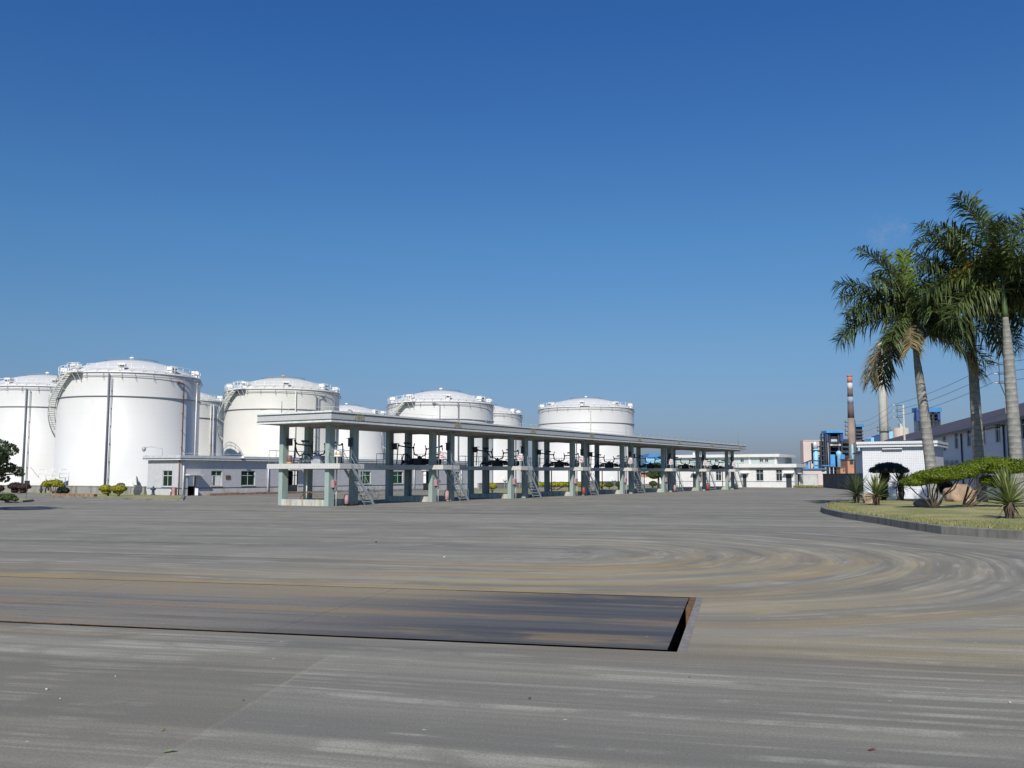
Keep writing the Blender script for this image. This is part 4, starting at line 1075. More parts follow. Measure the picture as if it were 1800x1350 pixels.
trolley(5, 'pink wheeled extinguisher beside the stair of the sixth island', 'faded_red', 1.9, -0.7, 1.05)
trolley(6, 'bright red wheeled extinguisher beside the stair of the seventh island', 'red', 1.7, -0.7, 1.1)
trolley(7, 'dark wheeled extinguisher beside the stair of the farthest island', 'dark_grey', 1.7, -0.7, 1.05)
t = thing('oil_drum', 'orange and rust red drum standing at the left end of the nearest platform', 'drum', cloc(0.15, 4.1, PZ1), GA)
mb = MB(); mb.lathe([(0.2, 0), (0.21, 0.3), (0.2, 0.62), (0.17, 0.64)], 14); mb.build('drum_body', M['pipe_red'], t)
mb = MB(); mb.lathe([(0.205, 0.02), (0.205, 0.28)], 14, cap=False); mb.build('orange_band', M['orange'], t)
t = thing('loading_drum', 'pink and white drum on the nearest island plinth', 'drum', cloc(1.5, 1.0, 0), GA)
mb = MB(); mb.lathe([(0.22, 0.0), (0.235, 0.02), (0.22, 0.05), (0.22, 0.4), (0.235, 0.42), (0.22, 0.45), (0.22, 0.8)], 16); mb.build('drum_body', M['faded_red'], t)
mb = MB(); mb.lathe([(0.225, 0.46), (0.225, 0.62)], 16, cap=False); mb.build('label_band', M['sign_white'], t)
for k, (x, y, z, lab) in enumerate(((2.0, -0.35, 0.0, 'black tyre lying behind the pink extinguisher of the nearest island'), (2.45, -0.3, 0.0, 'black tyre lying at the foot of the nearest stair'))):
    t = thing('tyre', lab, 'tyre', cloc(x, y, z), 0, 'black tyres under the nearest stair')
    mb = MB(); mb.tube([(0.27*cos(a*pi/10), 0.27*sin(a*pi/10), 0.11) for a in range(20)], 0.105, 8, closed=True); mb.build('tread', M['rubber'], t)
    mb = MB(); mb.tube([(0.19*cos(a*pi/10), 0.19*sin(a*pi/10), 0.11) for a in range(20)], 0.06, 6, closed=True); mb.build('bead', M['dark_grey'], t)
t = thing('garden_hose', 'brown hose arched over the plinth of the nearest island', 'hose', cloc(0.7, 2.6, 0.1), GA)
mb = MB(); mb.tube([(0, 0.95*cos(a*pi/14), 0.05 + 0.85*sin(a*pi/14)) for a in range(0, 15)], 0.04, 7); mb.tube([(0.5, 0.3 + 0.8*cos(a*pi/14), 0.05 + 0.8*sin(a*pi/14)) for a in range(0, 15)], 0.04, 7)
mb.build('hose_coil', M['hose'], t)

# bicycle parked by the pump house behind the nearest stair
def bicycle(loc, rz, label):
    t = thing('bicycle', label, 'bicycle', loc, rz, )
    for x in (-0.55, 0.55):
        mb = MB(); mb.tube([(x + 0.33*cos(a*pi/12), 0, 0.35 + 0.33*sin(a*pi/12)) for a in range(24)], 0.022, 5, closed=True)
        w = mb.build('wheel', M['rubber'], t)
        mb = MB()
        for a in range(6): mb.tube([(x + 0.32*cos(a*pi/6), 0, 0.35 + 0.32*sin(a*pi/6)), (x - 0.32*cos(a*pi/6), 0, 0.35 - 0.32*sin(a*pi/6))], 0.004, 3)
        mb.build('spokes', M['silver'], w)
    mb = MB()
    for p, q in (((-0.55, 0, 0.35), (-0.1, 0, 0.32)), ((-0.1, 0, 0.32), (-0.22, 0, 0.85)), ((-0.55, 0, 0.35), (-0.2, 0, 0.78)), ((-0.1, 0, 0.32), (0.38, 0, 0.78)), ((-0.2, 0, 0.78), (0.36, 0, 0.86)), ((0.55, 0, 0.35), (0.34, 0, 1.0))): mb.tube([p, q], 0.02, 5)
    mb.build('frame', M['black_iron'], t)
    mb = MB(); mb.tube([(0.25, -0.28, 1.05), (0.36, -0.12, 1.02), (0.36, 0.12, 1.02), (0.25, 0.28, 1.05)], 0.016, 5); mb.build('handlebar', M['dark_grey'], t)
    mb = MB(); mb.sphere((-0.24, 0, 0.9), 0.14, 0.08, 0.05); mb.build('saddle', M['rubber'], t)
bp = at(651, 876.5); bicycle(bp, 0.5, 'black bicycle parked behind the nearest stair before the pump house')

# ------------------------------------------------------------------ buildings on the right
def hit(mat, px, py, axis, off=0.0):
    """where a sight line meets the local plane axis = off of a building"""
    inv = mat.inverted(); o = inv @ Vector((0, 0, CAM_H)); d = inv.to_3x3() @ ray(px, py)
    k = (off - o[axis]) / d[axis]
    return o + d * k

# ---- white two storey office at the far end
OB = at(1397, 857); om = Matrix.Translation(OB) @ Matrix.Rotation(GA, 4, 'Z')
t = thing('office_building', 'white two storey office with mint upper floor beyond the canopy end', 'building', OB, GA)
OW, OD, OZ = 23.0, 6.0, 3.55
ops, wins, drs = [], [], []
for a, b, za, zb in ((1375, 1364, 1.15, 3.2), (1342, 1329, 1.15, 3.2), (1268, 1258, 1.15, 3.0), (1234, 1224, 1.15, 3.0)):
    wins.append((hit(om, a, 840, 0).y, hit(om, b, 840, 0).y, za, zb))
for a, b in ((1391.5, 1381.5), (1312, 1305.5), (1225, 1219)):
    drs.append((hit(om, a, 840, 0).y, hit(om, b, 840, 0).y, 0.0, 2.35))
mb = MB(); wall(mb, (0, OW), (0, 0), 0, OZ, 0.25, [(OW - o[1], OW - o[0], o[2], o[3]) for o in wins + drs]); 
so = (2.2, 3.6, 0.0, 2.3)
wall(mb, (0.25, 0), (OD, 0), 0, OZ, 0.25, [(so[0] - 0.25, so[1] - 0.25, so[2], so[3])])
mb.box(0.25, OW - 0.25, 0, OD, OW, OZ); mb.box(OD - 0.25, 0.25, 0, OD, OW - 0.25, OZ); mb.build('wall', M['white_wall'], t)
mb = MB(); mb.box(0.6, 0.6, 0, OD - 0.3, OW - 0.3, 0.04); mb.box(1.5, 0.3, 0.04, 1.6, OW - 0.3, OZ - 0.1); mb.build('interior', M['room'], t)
for o in wins: window(t, (0, OW), (0, 0), (OW - o[1], OW - o[0], o[2], o[3]), gl='glass_dark')
for o in drs + [None]:
    mb = MB(); ab = MB()
    if o: mb.box(0.12, o[0] + 0.02, 0.02, 0.18, o[1] - 0.02, 2.3); ab.box(-0.9, o[0] - 0.5, 2.5, -0.001, o[1] + 0.3, 2.62)
    else: mb.box(so[0] + 0.02, 0.12, 0.02, so[1] - 0.02, 0.18, 2.28); ab.box(so[0] - 0.3, -0.8, 2.45, so[1] + 0.3, -0.001, 2.57)
    mb.build('door', M['door_dark'], t); ab.build('awning', M['white_wall'], t)
mb = MB(); mb.box(-0.012, 0.0, 0.98, -0.001, drs[0][0], 1.06)
for a, b in ((drs[0][1], drs[1][0]), (drs[1][1], drs[2][0]), (drs[2][1], OW)): mb.box(-0.012, a, 0.98, -0.001, b, 1.06)
mb.build('stripe', M['dark_strip'], t)
mb = MB(); mb.box(-0.55, -0.55, OZ, OD + 0.5, OW + 0.5, OZ + 0.62); mb.build('roof', M['white_wall'], t)
mb = MB(); mb.box(-0.56, -0.56, OZ - 0.05, OD + 0.5, OW + 0.5, OZ - 0.001); mb.build('eave_stripe', M['dark_strip'], t)
U0 = hit(om, 1366, 810, 0, 1.2).y
uo = [(hit(om, a, 812, 0, 1.2).y, hit(om, b, 812, 0, 1.2).y, 4.5, 5.25) for a, b in ((1350.5, 1344.3), (1341.3, 1335), (1307.5, 1301.3), (1262, 1256))]
mb = MB(); wall(mb, (1.2, OW), (1.2, U0), OZ + 0.62, 5.45, 0.2, [(OW - o[1], OW - o[0], o[2], o[3]) for o in uo]); mb.box(1.4, U0, OZ + 0.62, 11.0, U0 + 0.2, 5.45); mb.box(10.8, U0 + 0.2, OZ + 0.62, 11, OW, 5.45)
mb.box(1.9, U0 + 0.2, OZ + 0.62, 2.0, OW, 5.45)
mb.build('upper_wall', M['mint_wall'], t)
for o in uo: window(t, (1.2, OW), (1.2, U0), (OW - o[1], OW - o[0], o[2], o[3]), gl='glass_dark', cols=2)
mb = MB()
for px in (1365.2, 1319.5): y = hit(om, px, 812, 0, 1.2).y; mb.box(1.12, y, OZ + 0.62, 1.199, y + 0.35, 5.45)
mb.build('pilaster', M['white_wall'], t)
mb = MB(); mb.box(0.6, U0 - 0.6, 5.45, 11.5, OW + 0.5, 5.98); mb.build('upper_roof', M['white_wall'], t)

# ---- tiled guard hut behind the garden
HL = far(1517, 834, 92.5); HL.z = -0.3; HR = HL + Vector((0.853, -0.522, 0)) * 6.45
hm = Matrix.Translation(HR) @ Matrix.Rotation(GA, 4, 'Z')
t = thing('guard_hut', 'small flat roofed hut faced with square white tiles behind the palms', 'hut', HR, GA)
HW, HD, HZ = 6.45, 7.0, 5.25
mb = MB(); mb.box(0, 0, -0.1, HD, HW, HZ); mb.build('wall', M['white_tile'], t)
mb = MB(); mb.box(-0.42, -0.42, HZ, HD + 0.4, HW + 0.42, HZ + 0.155); mb.box(-0.38, -0.38, HZ + 0.155, HD + 0.3, HW + 0.38, HZ + 0.28); mb.box(-0.45, -0.45, HZ + 0.28, HD + 0.4, HW + 0.45, HZ + 0.54)
rf = mb.build('roof', M['white_tile'], t)
mb = MB(); mb.box(-0.385, -0.385, HZ + 0.157, HD + 0.3, -0.381, HZ + 0.278); mb.box(-0.385, -0.381, HZ + 0.157, -0.381, HW + 0.38, HZ + 0.278); mb.build('roof_groove', M['pipe_dark'], rf)
y1, y0 = hit(hm, 1552, 792, 0).y, hit(hm, 1587, 792, 0).y
mb = MB(); mb.box(-0.32, y0, HZ - 0.22, -0.02, y1, HZ - 0.14); mb.box(-0.10, y0 + 0.1, HZ - 0.14, -0.001, y1 - 0.1, HZ - 0.06); mb.build('tube_lamp', M['sign_white'], t)
mb = MB(); mb.sphere((1.6, -0.1, HZ + 0.62), 0.14, 0.1, 0.1); mb.box(1.2, -0.2, HZ + 0.54, 1.45, 0.0, HZ + 0.7); mb.build('roof_light', M['dark_grey'], t)

# ---- long brown roofed shed in shade
SA = atan2(0.968, 0.252); SB = far(1770, 834, 86); SB.z = 0
sm_ = Matrix.Translation(SB) @ Matrix.Rotation(SA, 4, 'Z')
t = thing('warehouse', 'long shaded white warehouse with brown pitched roof on the right', 'warehouse', SB, SA)
SX0, SX1, SZ, RZ = -46, 136, 7.0, 10.1
wl = []
for px, py in ((1660, 779), (1681, 774), (1703, 769), (1728, 765), (1754, 760)):
    p = hit(sm_, px, py, 1); wl.append((p.x - 0.95, p.x + 0.95, p.z - 0.95, p.z + 0.85))
p0 = wl[-1][0]; wl += [(p0 - 9 - 8*k, p0 - 7.1 - 8*k, wl[-1][2], wl[-1][3]) for k in range(4)] + [(wl[0][0] + 9*k, wl[0][1] + 9*k, wl[0][2], wl[0][3]) for k in range(1, 8)]
mb = MB(); wall(mb, (SX1, 0), (SX0, 0), 0, SZ, 0.3, [(SX1 - o[1], SX1 - o[0], o[2], o[3]) for o in wl])
mb.build('wall', M['shed_wall'], t)
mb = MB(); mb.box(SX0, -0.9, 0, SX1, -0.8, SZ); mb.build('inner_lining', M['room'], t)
mb = MB()
for x in (SX0, SX1 - 0.3):
    mb.add([(x, -14, 0), (x, -0.31, 0), (x, -0.31, SZ), (x, -7, RZ - 0.1), (x, -14, SZ), (x + 0.3, -14, 0), (x + 0.3, -0.31, 0), (x + 0.3, -0.31, SZ), (x + 0.3, -7, RZ - 0.1), (x + 0.3, -14, SZ)],
           [(0,1,2,3,4), (9,8,7,6,5), (0,5,6,1), (1,6,7,2), (2,7,8,3), (3,8,9,4), (4,9,5,0)])
mb.box(SX0 + 0.3, -14, 0, SX1 - 0.3, -13.7, SZ); mb.build('gable_wall', M['shed_wall'], t)
mb = MB()
for s in (0, 1):
    y0_, y1_ = (0.55, -7.0) if s == 0 else (-14.5, -7.0)
    mb.add([(SX0-0.6, y0_, SZ-0.12), (SX1+0.6, y0_, SZ-0.12), (SX1+0.6, y1_, RZ), (SX0-0.6, y1_, RZ), (SX0-0.6, y0_, SZ+0.16), (SX1+0.6, y0_, SZ+0.16), (SX1+0.6, y1_, RZ+0.2), (SX0-0.6, y1_, RZ+0.2)],
           [(0,1,2,3),(7,6,5,4),(0,4,5,1),(1,5,6,2),(2,6,7,3),(3,7,4,0)])
rf = mb.build('roof', M['brown_roof'], t)
for o in wl: window(t, (SX1, 0), (SX0, 0), (SX1 - o[1], SX1 - o[0], o[2], o[3]), gl='glass_dark', cols=2, transom=0.7)
for px in (1692.5, 1768, 1776):
    x = hit(sm_, px, 790, 1).x; mb = MB(); mb.tube([(x, 0.12, 0), (x, 0.12, SZ - 0.2)], 0.09, 6); mb.build('downpipe', M['dark_grey'], t)
x = hit(sm_, 1768, 780, 1).x; mb = MB(); mb.tube([(x, 0.2, SZ - 0.2), (x + 7, 0.2, SZ - 0.3)], 0.06, 5); mb.build('cable_tray', M['dark_grey'], t)
for k, px in enumerate((1660, 1666, 1674, 1683, 1705)):
    p = hit(sm_, px, 814, 1); mb = MB(); mb.bev(p.x - 0.45, 0.02, p.z - 0.35, p.x + 0.45, 0.38, p.z + 0.3, 0.03)
    u = mb.build('air_conditioner', M['pump_grey'], t)
    mb = MB(); mb.add([(p.x + 0.25*cos(a*pi/8), 0.385, p.z + 0.25*sin(a*pi/8)) for a in range(16)], [tuple(range(16))]); mb.build('fan_grille', M['dark_grey'], u)

# ---- walls beside the far yard
def run_wall(name, a, b, h, th, m, label):
    L = (b - a).length; t = thing(name, label, 'wall', a, atan2((b-a).y, (b-a).x))
    mb = MB(); mb.box(0, 0, -0.1, L, th, h); mb.build('wall', m, t)
    mb = MB(); mb.box(-0.03, -0.06, h, L + 0.03, th + 0.06, h + 0.1); mb.build('coping', m, t)
w0, w1 = at(1447, 857), at(1521, 864)
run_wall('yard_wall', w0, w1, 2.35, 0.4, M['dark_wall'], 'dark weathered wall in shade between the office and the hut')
w2 = at(1409, 854.8)
run_wall('yard_wall', w2, at(1437.5, 855), 2.3, 0.4, M['rough_wall'], 'short whitewashed blotchy wall right of the white office')
gv = [at(1404, 857.5), at(1446, 857.6), at(1446, 855.2), at(1404, 855.0)]
mb = MB(); mb.add([(p.x, p.y, 0.06) for p in gv], [(0, 1, 2, 3)]); setting(mb.build('verge', M['lawn']))
mb = MB(); rr = random.Random(5)
for k in range(900):
    p = gv[0].lerp(gv[1], rr.random()) + Vector((0, rr.uniform(0, 6), 0)); a = rr.uniform(0, pi); h = rr.uniform(0.15, 0.5)
    mb.add([(p.x - 0.1*cos(a), p.y - 0.1*sin(a), 0.05), (p.x + 0.1*cos(a), p.y + 0.1*sin(a), 0.05), (p.x + rr.gauss(0, 0.1), p.y, h)], [(0, 1, 2)])
tag(mb.build('weeds', M['grass_blade']), 'dry weeds at the foot of the whitewashed wall', 'weeds', kind='stuff')

# ------------------------------------------------------------------ power plant in the distance
def pbox(mb, x0, x1, y0, y1, Y, dep, mi=0):
    """block whose near face stands at distance Y, measured by sight lines to its corners"""
    a, b = far(x0, y1, Y), far(x1, y0, Y)
    ground = y1 >= 829
    mb.box(a.x, Y, -0.1 if ground else a.z, b.x, Y + dep, b.z, mi)
def pthing(name, label, cat, px, Y, group=None):
    g = far(px, 834, Y); return thing(name, label, cat, (g.x, Y, 0), 0, group)
def child(name, mb, m, parent):
    o = mb.build(name, m, parent); o.matrix_parent_inverse = Matrix.Translation(-Vector(parent.location)); return o
YP = 300.0
t = pthing('turbine_hall', 'pale pink slab building with a pale blue stripe at the power plant', 'building', 1432, YP + 14)
mb = MB(); pbox(mb, 1413.5, 1452, 774.5, 834, YP + 14, 3.5); child('wall', mb, M['plant_pink'], t)
mb = MB(); pbox(mb, 1413.3, 1452.2, 773.6, 774.9, YP + 13.8, 3.9); child('parapet', mb, M['plant_pink'], t)
t = pthing('blue_duct', 'tall pale blue duct standing before the pink slab building', 'duct', 1435, YP)
mb = MB()
a, b, c_ = far(1436, 834, YP).x, far(1436, 789, YP).z, far(1436, 777, YP).z
mb.lathe([(0.75, 0), (0.82, 6), (0.80, b)], 16, (a - 0.2, YP, 0)); child('lower_duct', mb, M['plant_sky'], t)
mb = MB(); mb.lathe([(0.78, b), (0.68, c_), (0.4, c_ + 0.2)], 16, (a - 0.3, YP, 0)); child('upper_duct', mb, M['silver'], t)
mb = MB(); pbox(mb, 1428.5, 1431.2, 779, 815, YP + 2, 1.0); pbox(mb, 1427, 1441, 791, 792, YP - 1, 1.2); child('bracket', mb, M['plant_dark'], t)
# boiler house
t = pthing('boiler_tower', 'dark boiler tower with blue roof and blue filter boxes left of the striped chimney', 'boiler tower', 1468, YP)
mb = MB()
for px in (1453.5, 1460, 1476.5, 1481.5):
    for dy in (0, 4.0): a = far(px, 834, YP).x; mb.box(a - 0.25, YP + dy, 0, a + 0.25, YP + dy + 0.5, far(px, 761, YP).z)
for y in (768, 776, 785, 793, 801, 810, 819, 827): z = far(1468, y, YP).z; mb.box(far(1453.5, 834, YP).x, YP + 0.5, z - 0.15, far(1481.5, 834, YP).x, YP + 6.5, z)
for y in range(4): pass
child('steel_frame', mb, M['plant_dark'], t)
mb = MB(); pbox(mb, 1452.6, 1482.6, 756.8, 760.8, YP - 0.8, 5); child('roof', mb, M['plant_blue'], t)
mb = MB(); pbox(mb, 1453.2, 1455.4, 761, 776, YP - 0.3, 3.2); pbox(mb, 1455.4, 1481, 762, 834, YP + 5.0, 1.4); pbox(mb, 1477.5, 1482, 761, 776, YP - 0.3, 5); child('cladding', mb, M['plant_navy'], t)
mb = MB(); pbox(mb, 1461, 1476, 767, 779.5, YP + 1.2, 3); child('duct', mb, M['silver'], t)
mb = MB()
for a, b in ((1459.5, 1463.5), (1474, 1478)): pbox(mb, a, b, 780.5, 783.6, YP - 0.2, 2)
pbox(mb, 1463.5, 1474, 781.4, 783, YP + 0.4, 1.2); child('hopper', mb, M['chimney_white'], t)
mb = MB(); pbox(mb, 1460.3, 1467.8, 799, 820.5, YP - 0.8, 4); pbox(mb, 1475.6, 1484.8, 799, 820.5, YP - 0.2, 4); child('filter_box', mb, M['plant_blue'], t)
mb = MB(); a = far(1472.5, 834, YP).x; mb.lathe([(0.6, 0), (0.6, far(1472, 802, YP).z), (0.85, far(1472, 800, YP).z), (0.85, far(1472, 795, YP).z), (0.3, far(1472, 792.5, YP).z)], 14, (a, YP - 1.6, 0)); child('cyclone', mb, M['plant_sky'], t)
mb = MB()
for y in (784, 792, 800, 809, 817): pbox(mb, 1442.5, 1455, y, y + 1.6, YP + 1, 5)
for px in (1443, 1448.5): pbox(mb, px, px + 0.9, 775, 834, YP + 1.2, 0.6)
pbox(mb, 1445.5, 1454, 785, 816, YP + 4, 2.5); child('side_gallery', mb, M['plant_dark'], t)
mb = MB(); pbox(mb, 1482.8, 1492, 772, 834, YP + 3, 6)
for y in (778, 786, 795, 804): pbox(mb, 1482.5, 1493, y, y + 1.2, YP + 2, 1)
child('rear_block', mb, M['plant_dark'], t)
mb = MB(); z = far(1455, 778, YP).z; mb.tube([(far(1455.6, 834, YP).x, YP - 1.0, 2), (far(1455.2, 834, YP).x, YP - 1.0, z)], 0.11, 6); child('pipe', mb, M['concrete'], t)
# chimneys
YC = 330.0
t = pthing('chimney', 'tall tapering chimney with red, white and grey blue bands at the power plant', 'chimney', 1499, YC)
g = far(1499.3, 834, YC); ztop = far(1493, 662, YC).z
zz = [far(1495, y, YC).z for y in (776, 735, 709.5, 697.5, 685, 673, 662)]; zz = [0.0] + zz
mats_ = ['chimney_tan', 'chimney_tan', 'chimney_brown', 'chimney_blue', 'chimney_brown', 'chimney_white', 'chimney_red']
rad = lambda z: 1.62 - (1.62 - 0.80) * z / ztop
mb = MB(); mb.lathe([(rad(0), 0), (rad(zz[2]), zz[2])], 24, (g.x, YC, 0)); child('shaft', mb, M['chimney_tan'], t)
for k in range(2, 7):
    mb = MB(); mb.lathe([(rad(zz[k]), zz[k]), (rad(zz[k+1]), zz[k+1])], 24, (g.x, YC, 0)); child('band', mb, M[mats_[k]], t)
mb = MB(); mb.lathe([(0.84, ztop), (0.98, ztop + 0.1), (0.98, ztop + 0.5), (0.7, ztop + 0.5), (0.7, ztop - 0.5)], 24, (g.x, YC, 0)); child('cap', mb, M['chimney_red'], t)
mb = MB()
for y in (743, 750, 758, 765): z = far(1495, y, YC).z; mb.tube([(g.x - rad(z) - 0.1, YC, z), (g.x - rad(z) - 0.9, YC, z), (g.x - rad(z) - 0.9, YC, z + 0.8)], 0.16, 5)
mb.tube([(g.x + 1.65, YC - 0.6, 0), (g.x + 1.15, YC - 0.6, far(1500, 738, YC).z)], 0.12, 5); child('ladder', mb, M['plant_dark'], t)
t = pthing('chimney', 'thick pale concrete chimney behind the left palm, with a ring platform', 'chimney', 1557, 260)
g = far(1556.5, 834, 260); zt = far(1546, 600, 260).z
mb = MB(); mb.lathe([(1.34, 0), (0.88, zt), (0.72, zt), (0.72, zt - 1)], 32, (g.x, 260, 0)); child('shaft', mb, M['concrete'], t)
z = far(1555, 758, 260).z
mb = MB(); mb.lathe([(1.1, z), (1.75, z), (1.75, z + 0.15), (1.1, z + 0.15)], 24, (g.x, 260, 0), smooth=False)
mb.tube([(g.x + 1.75*cos(a*pi/10), 260 + 1.75*sin(a*pi/10), z + 1.1) for a in range(20)], 0.05, 4, closed=True)
for a in range(0, 20, 2): mb.tube([(g.x + 1.75*cos(a*pi/10), 260 + 1.75*sin(a*pi/10), z), (g.x + 1.75*cos(a*pi/10), 260 + 1.75*sin(a*pi/10), z + 1.1)], 0.05, 4)
child('ring_platform', mb, M['pipe_dark'], t)
mb = MB(); mb.tube([(g.x + 0.9, 258.9, 0), (g.x + 0.6, 259.25, zt)], 0.10, 5); mb.tube([(g.x + 1.2, 259.2, 0), (g.x + 0.82, 259.5, zt)], 0.07, 5); child('ladder', mb, M['chimney_tan'], t)
# second open tower behind the striped chimney
t = pthing('boiler_tower', 'dark open stair tower with small blue roof just behind the striped chimney', 'boiler tower', 1511, 350)
mb = MB(); pbox(mb, 1504.5, 1518.5, 745.2, 750.2, 350, 8); child('roof', mb, M['blue_roof'], t)
mb = MB()
for px in (1507, 1511, 1514.5): pbox(mb, px, px + 0.9, 750, 834, 351, 0.8)
for y in (757, 763, 769, 775, 781): pbox(mb, 1505.5, 1518, y, y + 1.3, 350.4, 6)
pbox(mb, 1506, 1512.5, 751, 834, 354, 2); child('steel_frame', mb, M['plant_dark'], t)
# pale blue vessels, kiosk, mast, low sheds
for px, w, yt, lab in ((1500, 2.6, 781, 'pale blue vertical vessel left of the hut roof, nearer the striped chimney'), (1511.5, 2.4, 786, 'pale blue vertical vessel touching the left edge of the hut')):
    t = pthing('process_vessel', lab, 'vessel', px, 280, 'pale blue vessels at the power plant'); g = far(px, 834, 280); r_ = w * 280 / 1650 / 1.0; z = far(px, yt, 280).z; zb = far(px, 806, 280).z
    mb = MB(); mb.lathe([(0.1, zb - 0.6), (r_, zb), (r_, z - 1.2), (r_*0.6, z - 0.2), (0.15, z)], 16, (g.x, 280, 0)); child('shell', mb, M['plant_sky'], t)
    mb = MB()
    for dx in (-r_*0.8, r_*0.8): mb.beam((g.x + dx, 280, 0), (g.x + dx, 280, zb + 0.5), 0.2)
    child('support', mb, M['plant_dark'], t)
t = pthing('brick_kiosk', 'small orange brick building with dark window at the chimney foot', 'building', 1496, 240)
mb = MB(); pbox(mb, 1490.5, 1501, 807.5, 834, 240, 5); child('wall', mb, M['brick_orange'], t)
mb = MB(); pbox(mb, 1490, 1501.6, 806.3, 807.7, 239.6, 6); child('roof', mb, M['chimney_tan'], t)
mb = MB(); pbox(mb, 1494, 1500, 809.5, 816, 239.9, 0.3); child('window', mb, M['door_dark'], t)
t = pthing('brick_kiosk', 'tiny orange brick hut under the blue filter boxes', 'building', 1481, 236)
mb = MB(); pbox(mb, 1477.5, 1485.5, 821.5, 834, 236, 3); child('wall', mb, M['brick_orange'], t)
mb = MB(); pbox(mb, 1477.1, 1485.9, 820.8, 821.7, 235.7, 3.6); child('roof', mb, M['chimney_tan'], t)
mb = MB(); pbox(mb, 1482.6, 1484.4, 825, 828, 235.8, 0.3); child('window', mb, M['door_dark'], t)
t = pthing('lattice_mast', 'thin steel lattice mast just left of the hut', 'mast', 1506.5, 220)
mb = MB(); zt = far(1506, 779, 220).z; x0, x1 = far(1504, 834, 220).x, far(1508.6, 834, 220).x
for x in (x0, x1):
    for y in (220, 220.6): mb.beam((x, y, 0), (x, y, zt), 0.09)
z = 0
while z < zt - 1: mb.beam((x0, 220, z), (x1, 220, z + 0.8), 0.06); mb.beam((x1, 220, z), (x0, 220, z + 0.8), 0.06); z += 0.8
child('lattice', mb, M['plant_dark'], t)
t = pthing('low_shed', 'low pinkish shed with blue roof edge behind the whitewashed wall', 'shed', 1432, 205)
mb = MB(); pbox(mb, 1411.5, 1452.5, 825.3, 834, 205, 8); child('wall', mb, M['plant_pink'], t)
mb = MB(); pbox(mb, 1411, 1453.2, 823.2, 825.2, 204.6, 9); child('roof', mb, M['blue_roof'], t)
mb = MB(); pbox(mb, 1444.5, 1449.8, 826.6, 828.8, 204.9, 0.3); child('window', mb, M['door_dark'], t)
t = pthing('pipe_rack', 'blue topped steel pipe rack before the boiler tower', 'pipe rack', 1455, 230)
mb = MB(); pbox(mb, 1443, 1466, 817.6, 819.2, 230, 5); child('roof', mb, M['blue_roof'], t)
mb = MB()
for px in (1444, 1451, 1458, 1465): pbox(mb, px, px + 0.8, 819.2, 834, 230.4, 0.3)
child('leg', mb, M['silver'], t)
t = pthing('crane_hopper', 'blue loading hopper with a raised boom behind the low shed', 'hopper', 1420, 225)
mb = MB(); a, b = far(1415, 824, 225), far(1421.5, 812, 225); mb.add([(a.x, 225, a.z), (b.x, 225, a.z), (b.x, 225, b.z), (a.x + 0.6, 225, b.z - 0.8), (a.x, 227, a.z), (b.x, 227, a.z), (b.x, 227, b.z), (a.x + 0.6, 227, b.z - 0.8)], [(0,1,2,3),(7,6,5,4),(0,4,5,1),(1,5,6,2),(2,6,7,3),(3,7,4,0)]); child('bin', mb, M['plant_blue'], t)
mb = MB(); p, q, r_ = far(1411, 815, 225), far(1424, 809.5, 225), far(1444, 810.5, 225); mb.tube([p, q, r_], 0.14, 5); mb.beam(q, (q.x, q.y, 0), 0.2); mb.beam(r_, (r_.x, r_.y, 0), 0.2); child('boom', mb, M['plant_dark'], t)
# right hand group: tower with blue roof, silo, conveyor sheds
YR = 290.0
t = pthing('boiler_tower', 'grey lattice boiler tower with blue roof behind the left palm trunk', 'boiler tower', 1640, YR)
mb = MB(); pbox(mb, 1612.5, 1655.5, 716.2, 724, YR - 0.8, 4); child('roof', mb, M['blue_roof'], t)
mb = MB(); pbox(mb, 1611, 1617, 719.5, 740, YR - 1.2, 1.5); pbox(mb, 1649, 1653, 726, 738, YR - 0.4, 5); child('cladding', mb, M['plant_navy'], t)
mb = MB(); pbox(mb, 1619, 1652, 726, 790, YR + 2, 4.5); child('duct', mb, M['silver'], t)
mb = MB()
for px in (1618, 1625, 1633, 1641, 1652): pbox(mb, px, px + 0.8, 724, 790, YR, 0.4)
for y in (728, 734, 741, 748, 754, 762): pbox(mb, 1617.5, 1653.5, y, y + 0.9, YR - 0.1, 1.8)
child('steel_frame', mb, M['plant_dark'], t)
t = pthing('silo', 'squat tan silo with small stub on top beside the utility pole', 'silo', 1592, 240)
g0, g1 = far(1580, 834, 240).x, far(1605.5, 834, 240).x; z = far(1592, 752, 240).z
mb = MB(); mb.lathe([((g1-g0)/2, 0), ((g1-g0)/2, z), ((g1-g0)/2 - 0.2, z + 0.05)], 32, ((g0+g1)/2, 242, 0)); child('shell', mb, M['silo'], t)
mb = MB(); pbox(mb, 1582, 1587.5, 744.5, 752.5, 241, 1); child('vent_stub', mb, M['silver'], t)
t = pthing('conveyor_shed', 'sloping bright blue conveyor shed with pink end, behind the hut roof', 'conveyor', 1555, 268)
mb = MB(); a, b, c_, d_ = far(1531, 779, 268), far(1531, 770.5, 268), far(1574, 756.2, 268), far(1574, 779, 268)
mb.add([a, d_, c_, b] + [v + Vector((0, 5, 0)) for v in (a, d_, c_, b)], [(0,1,2,3),(7,6,5,4),(0,4,5,1),(1,5,6,2),(2,6,7,3),(3,7,4,0)]); child('gallery', mb, M['plant_sky'], t)
mb = MB(); pbox(mb, 1573.6, 1578.4, 754.5, 790, 267, 6); child('end_tower', mb, M['plant_pink'], t)
mb = MB(); pbox(mb, 1535, 1537, 779, 834, 268.5, 1); pbox(mb, 1568, 1570, 779, 834, 268.5, 1); child('leg', mb, M['plant_dark'], t)
t = pthing('low_shed', 'tan block with dark roof left of the blue conveyor shed', 'shed', 1525, 300)
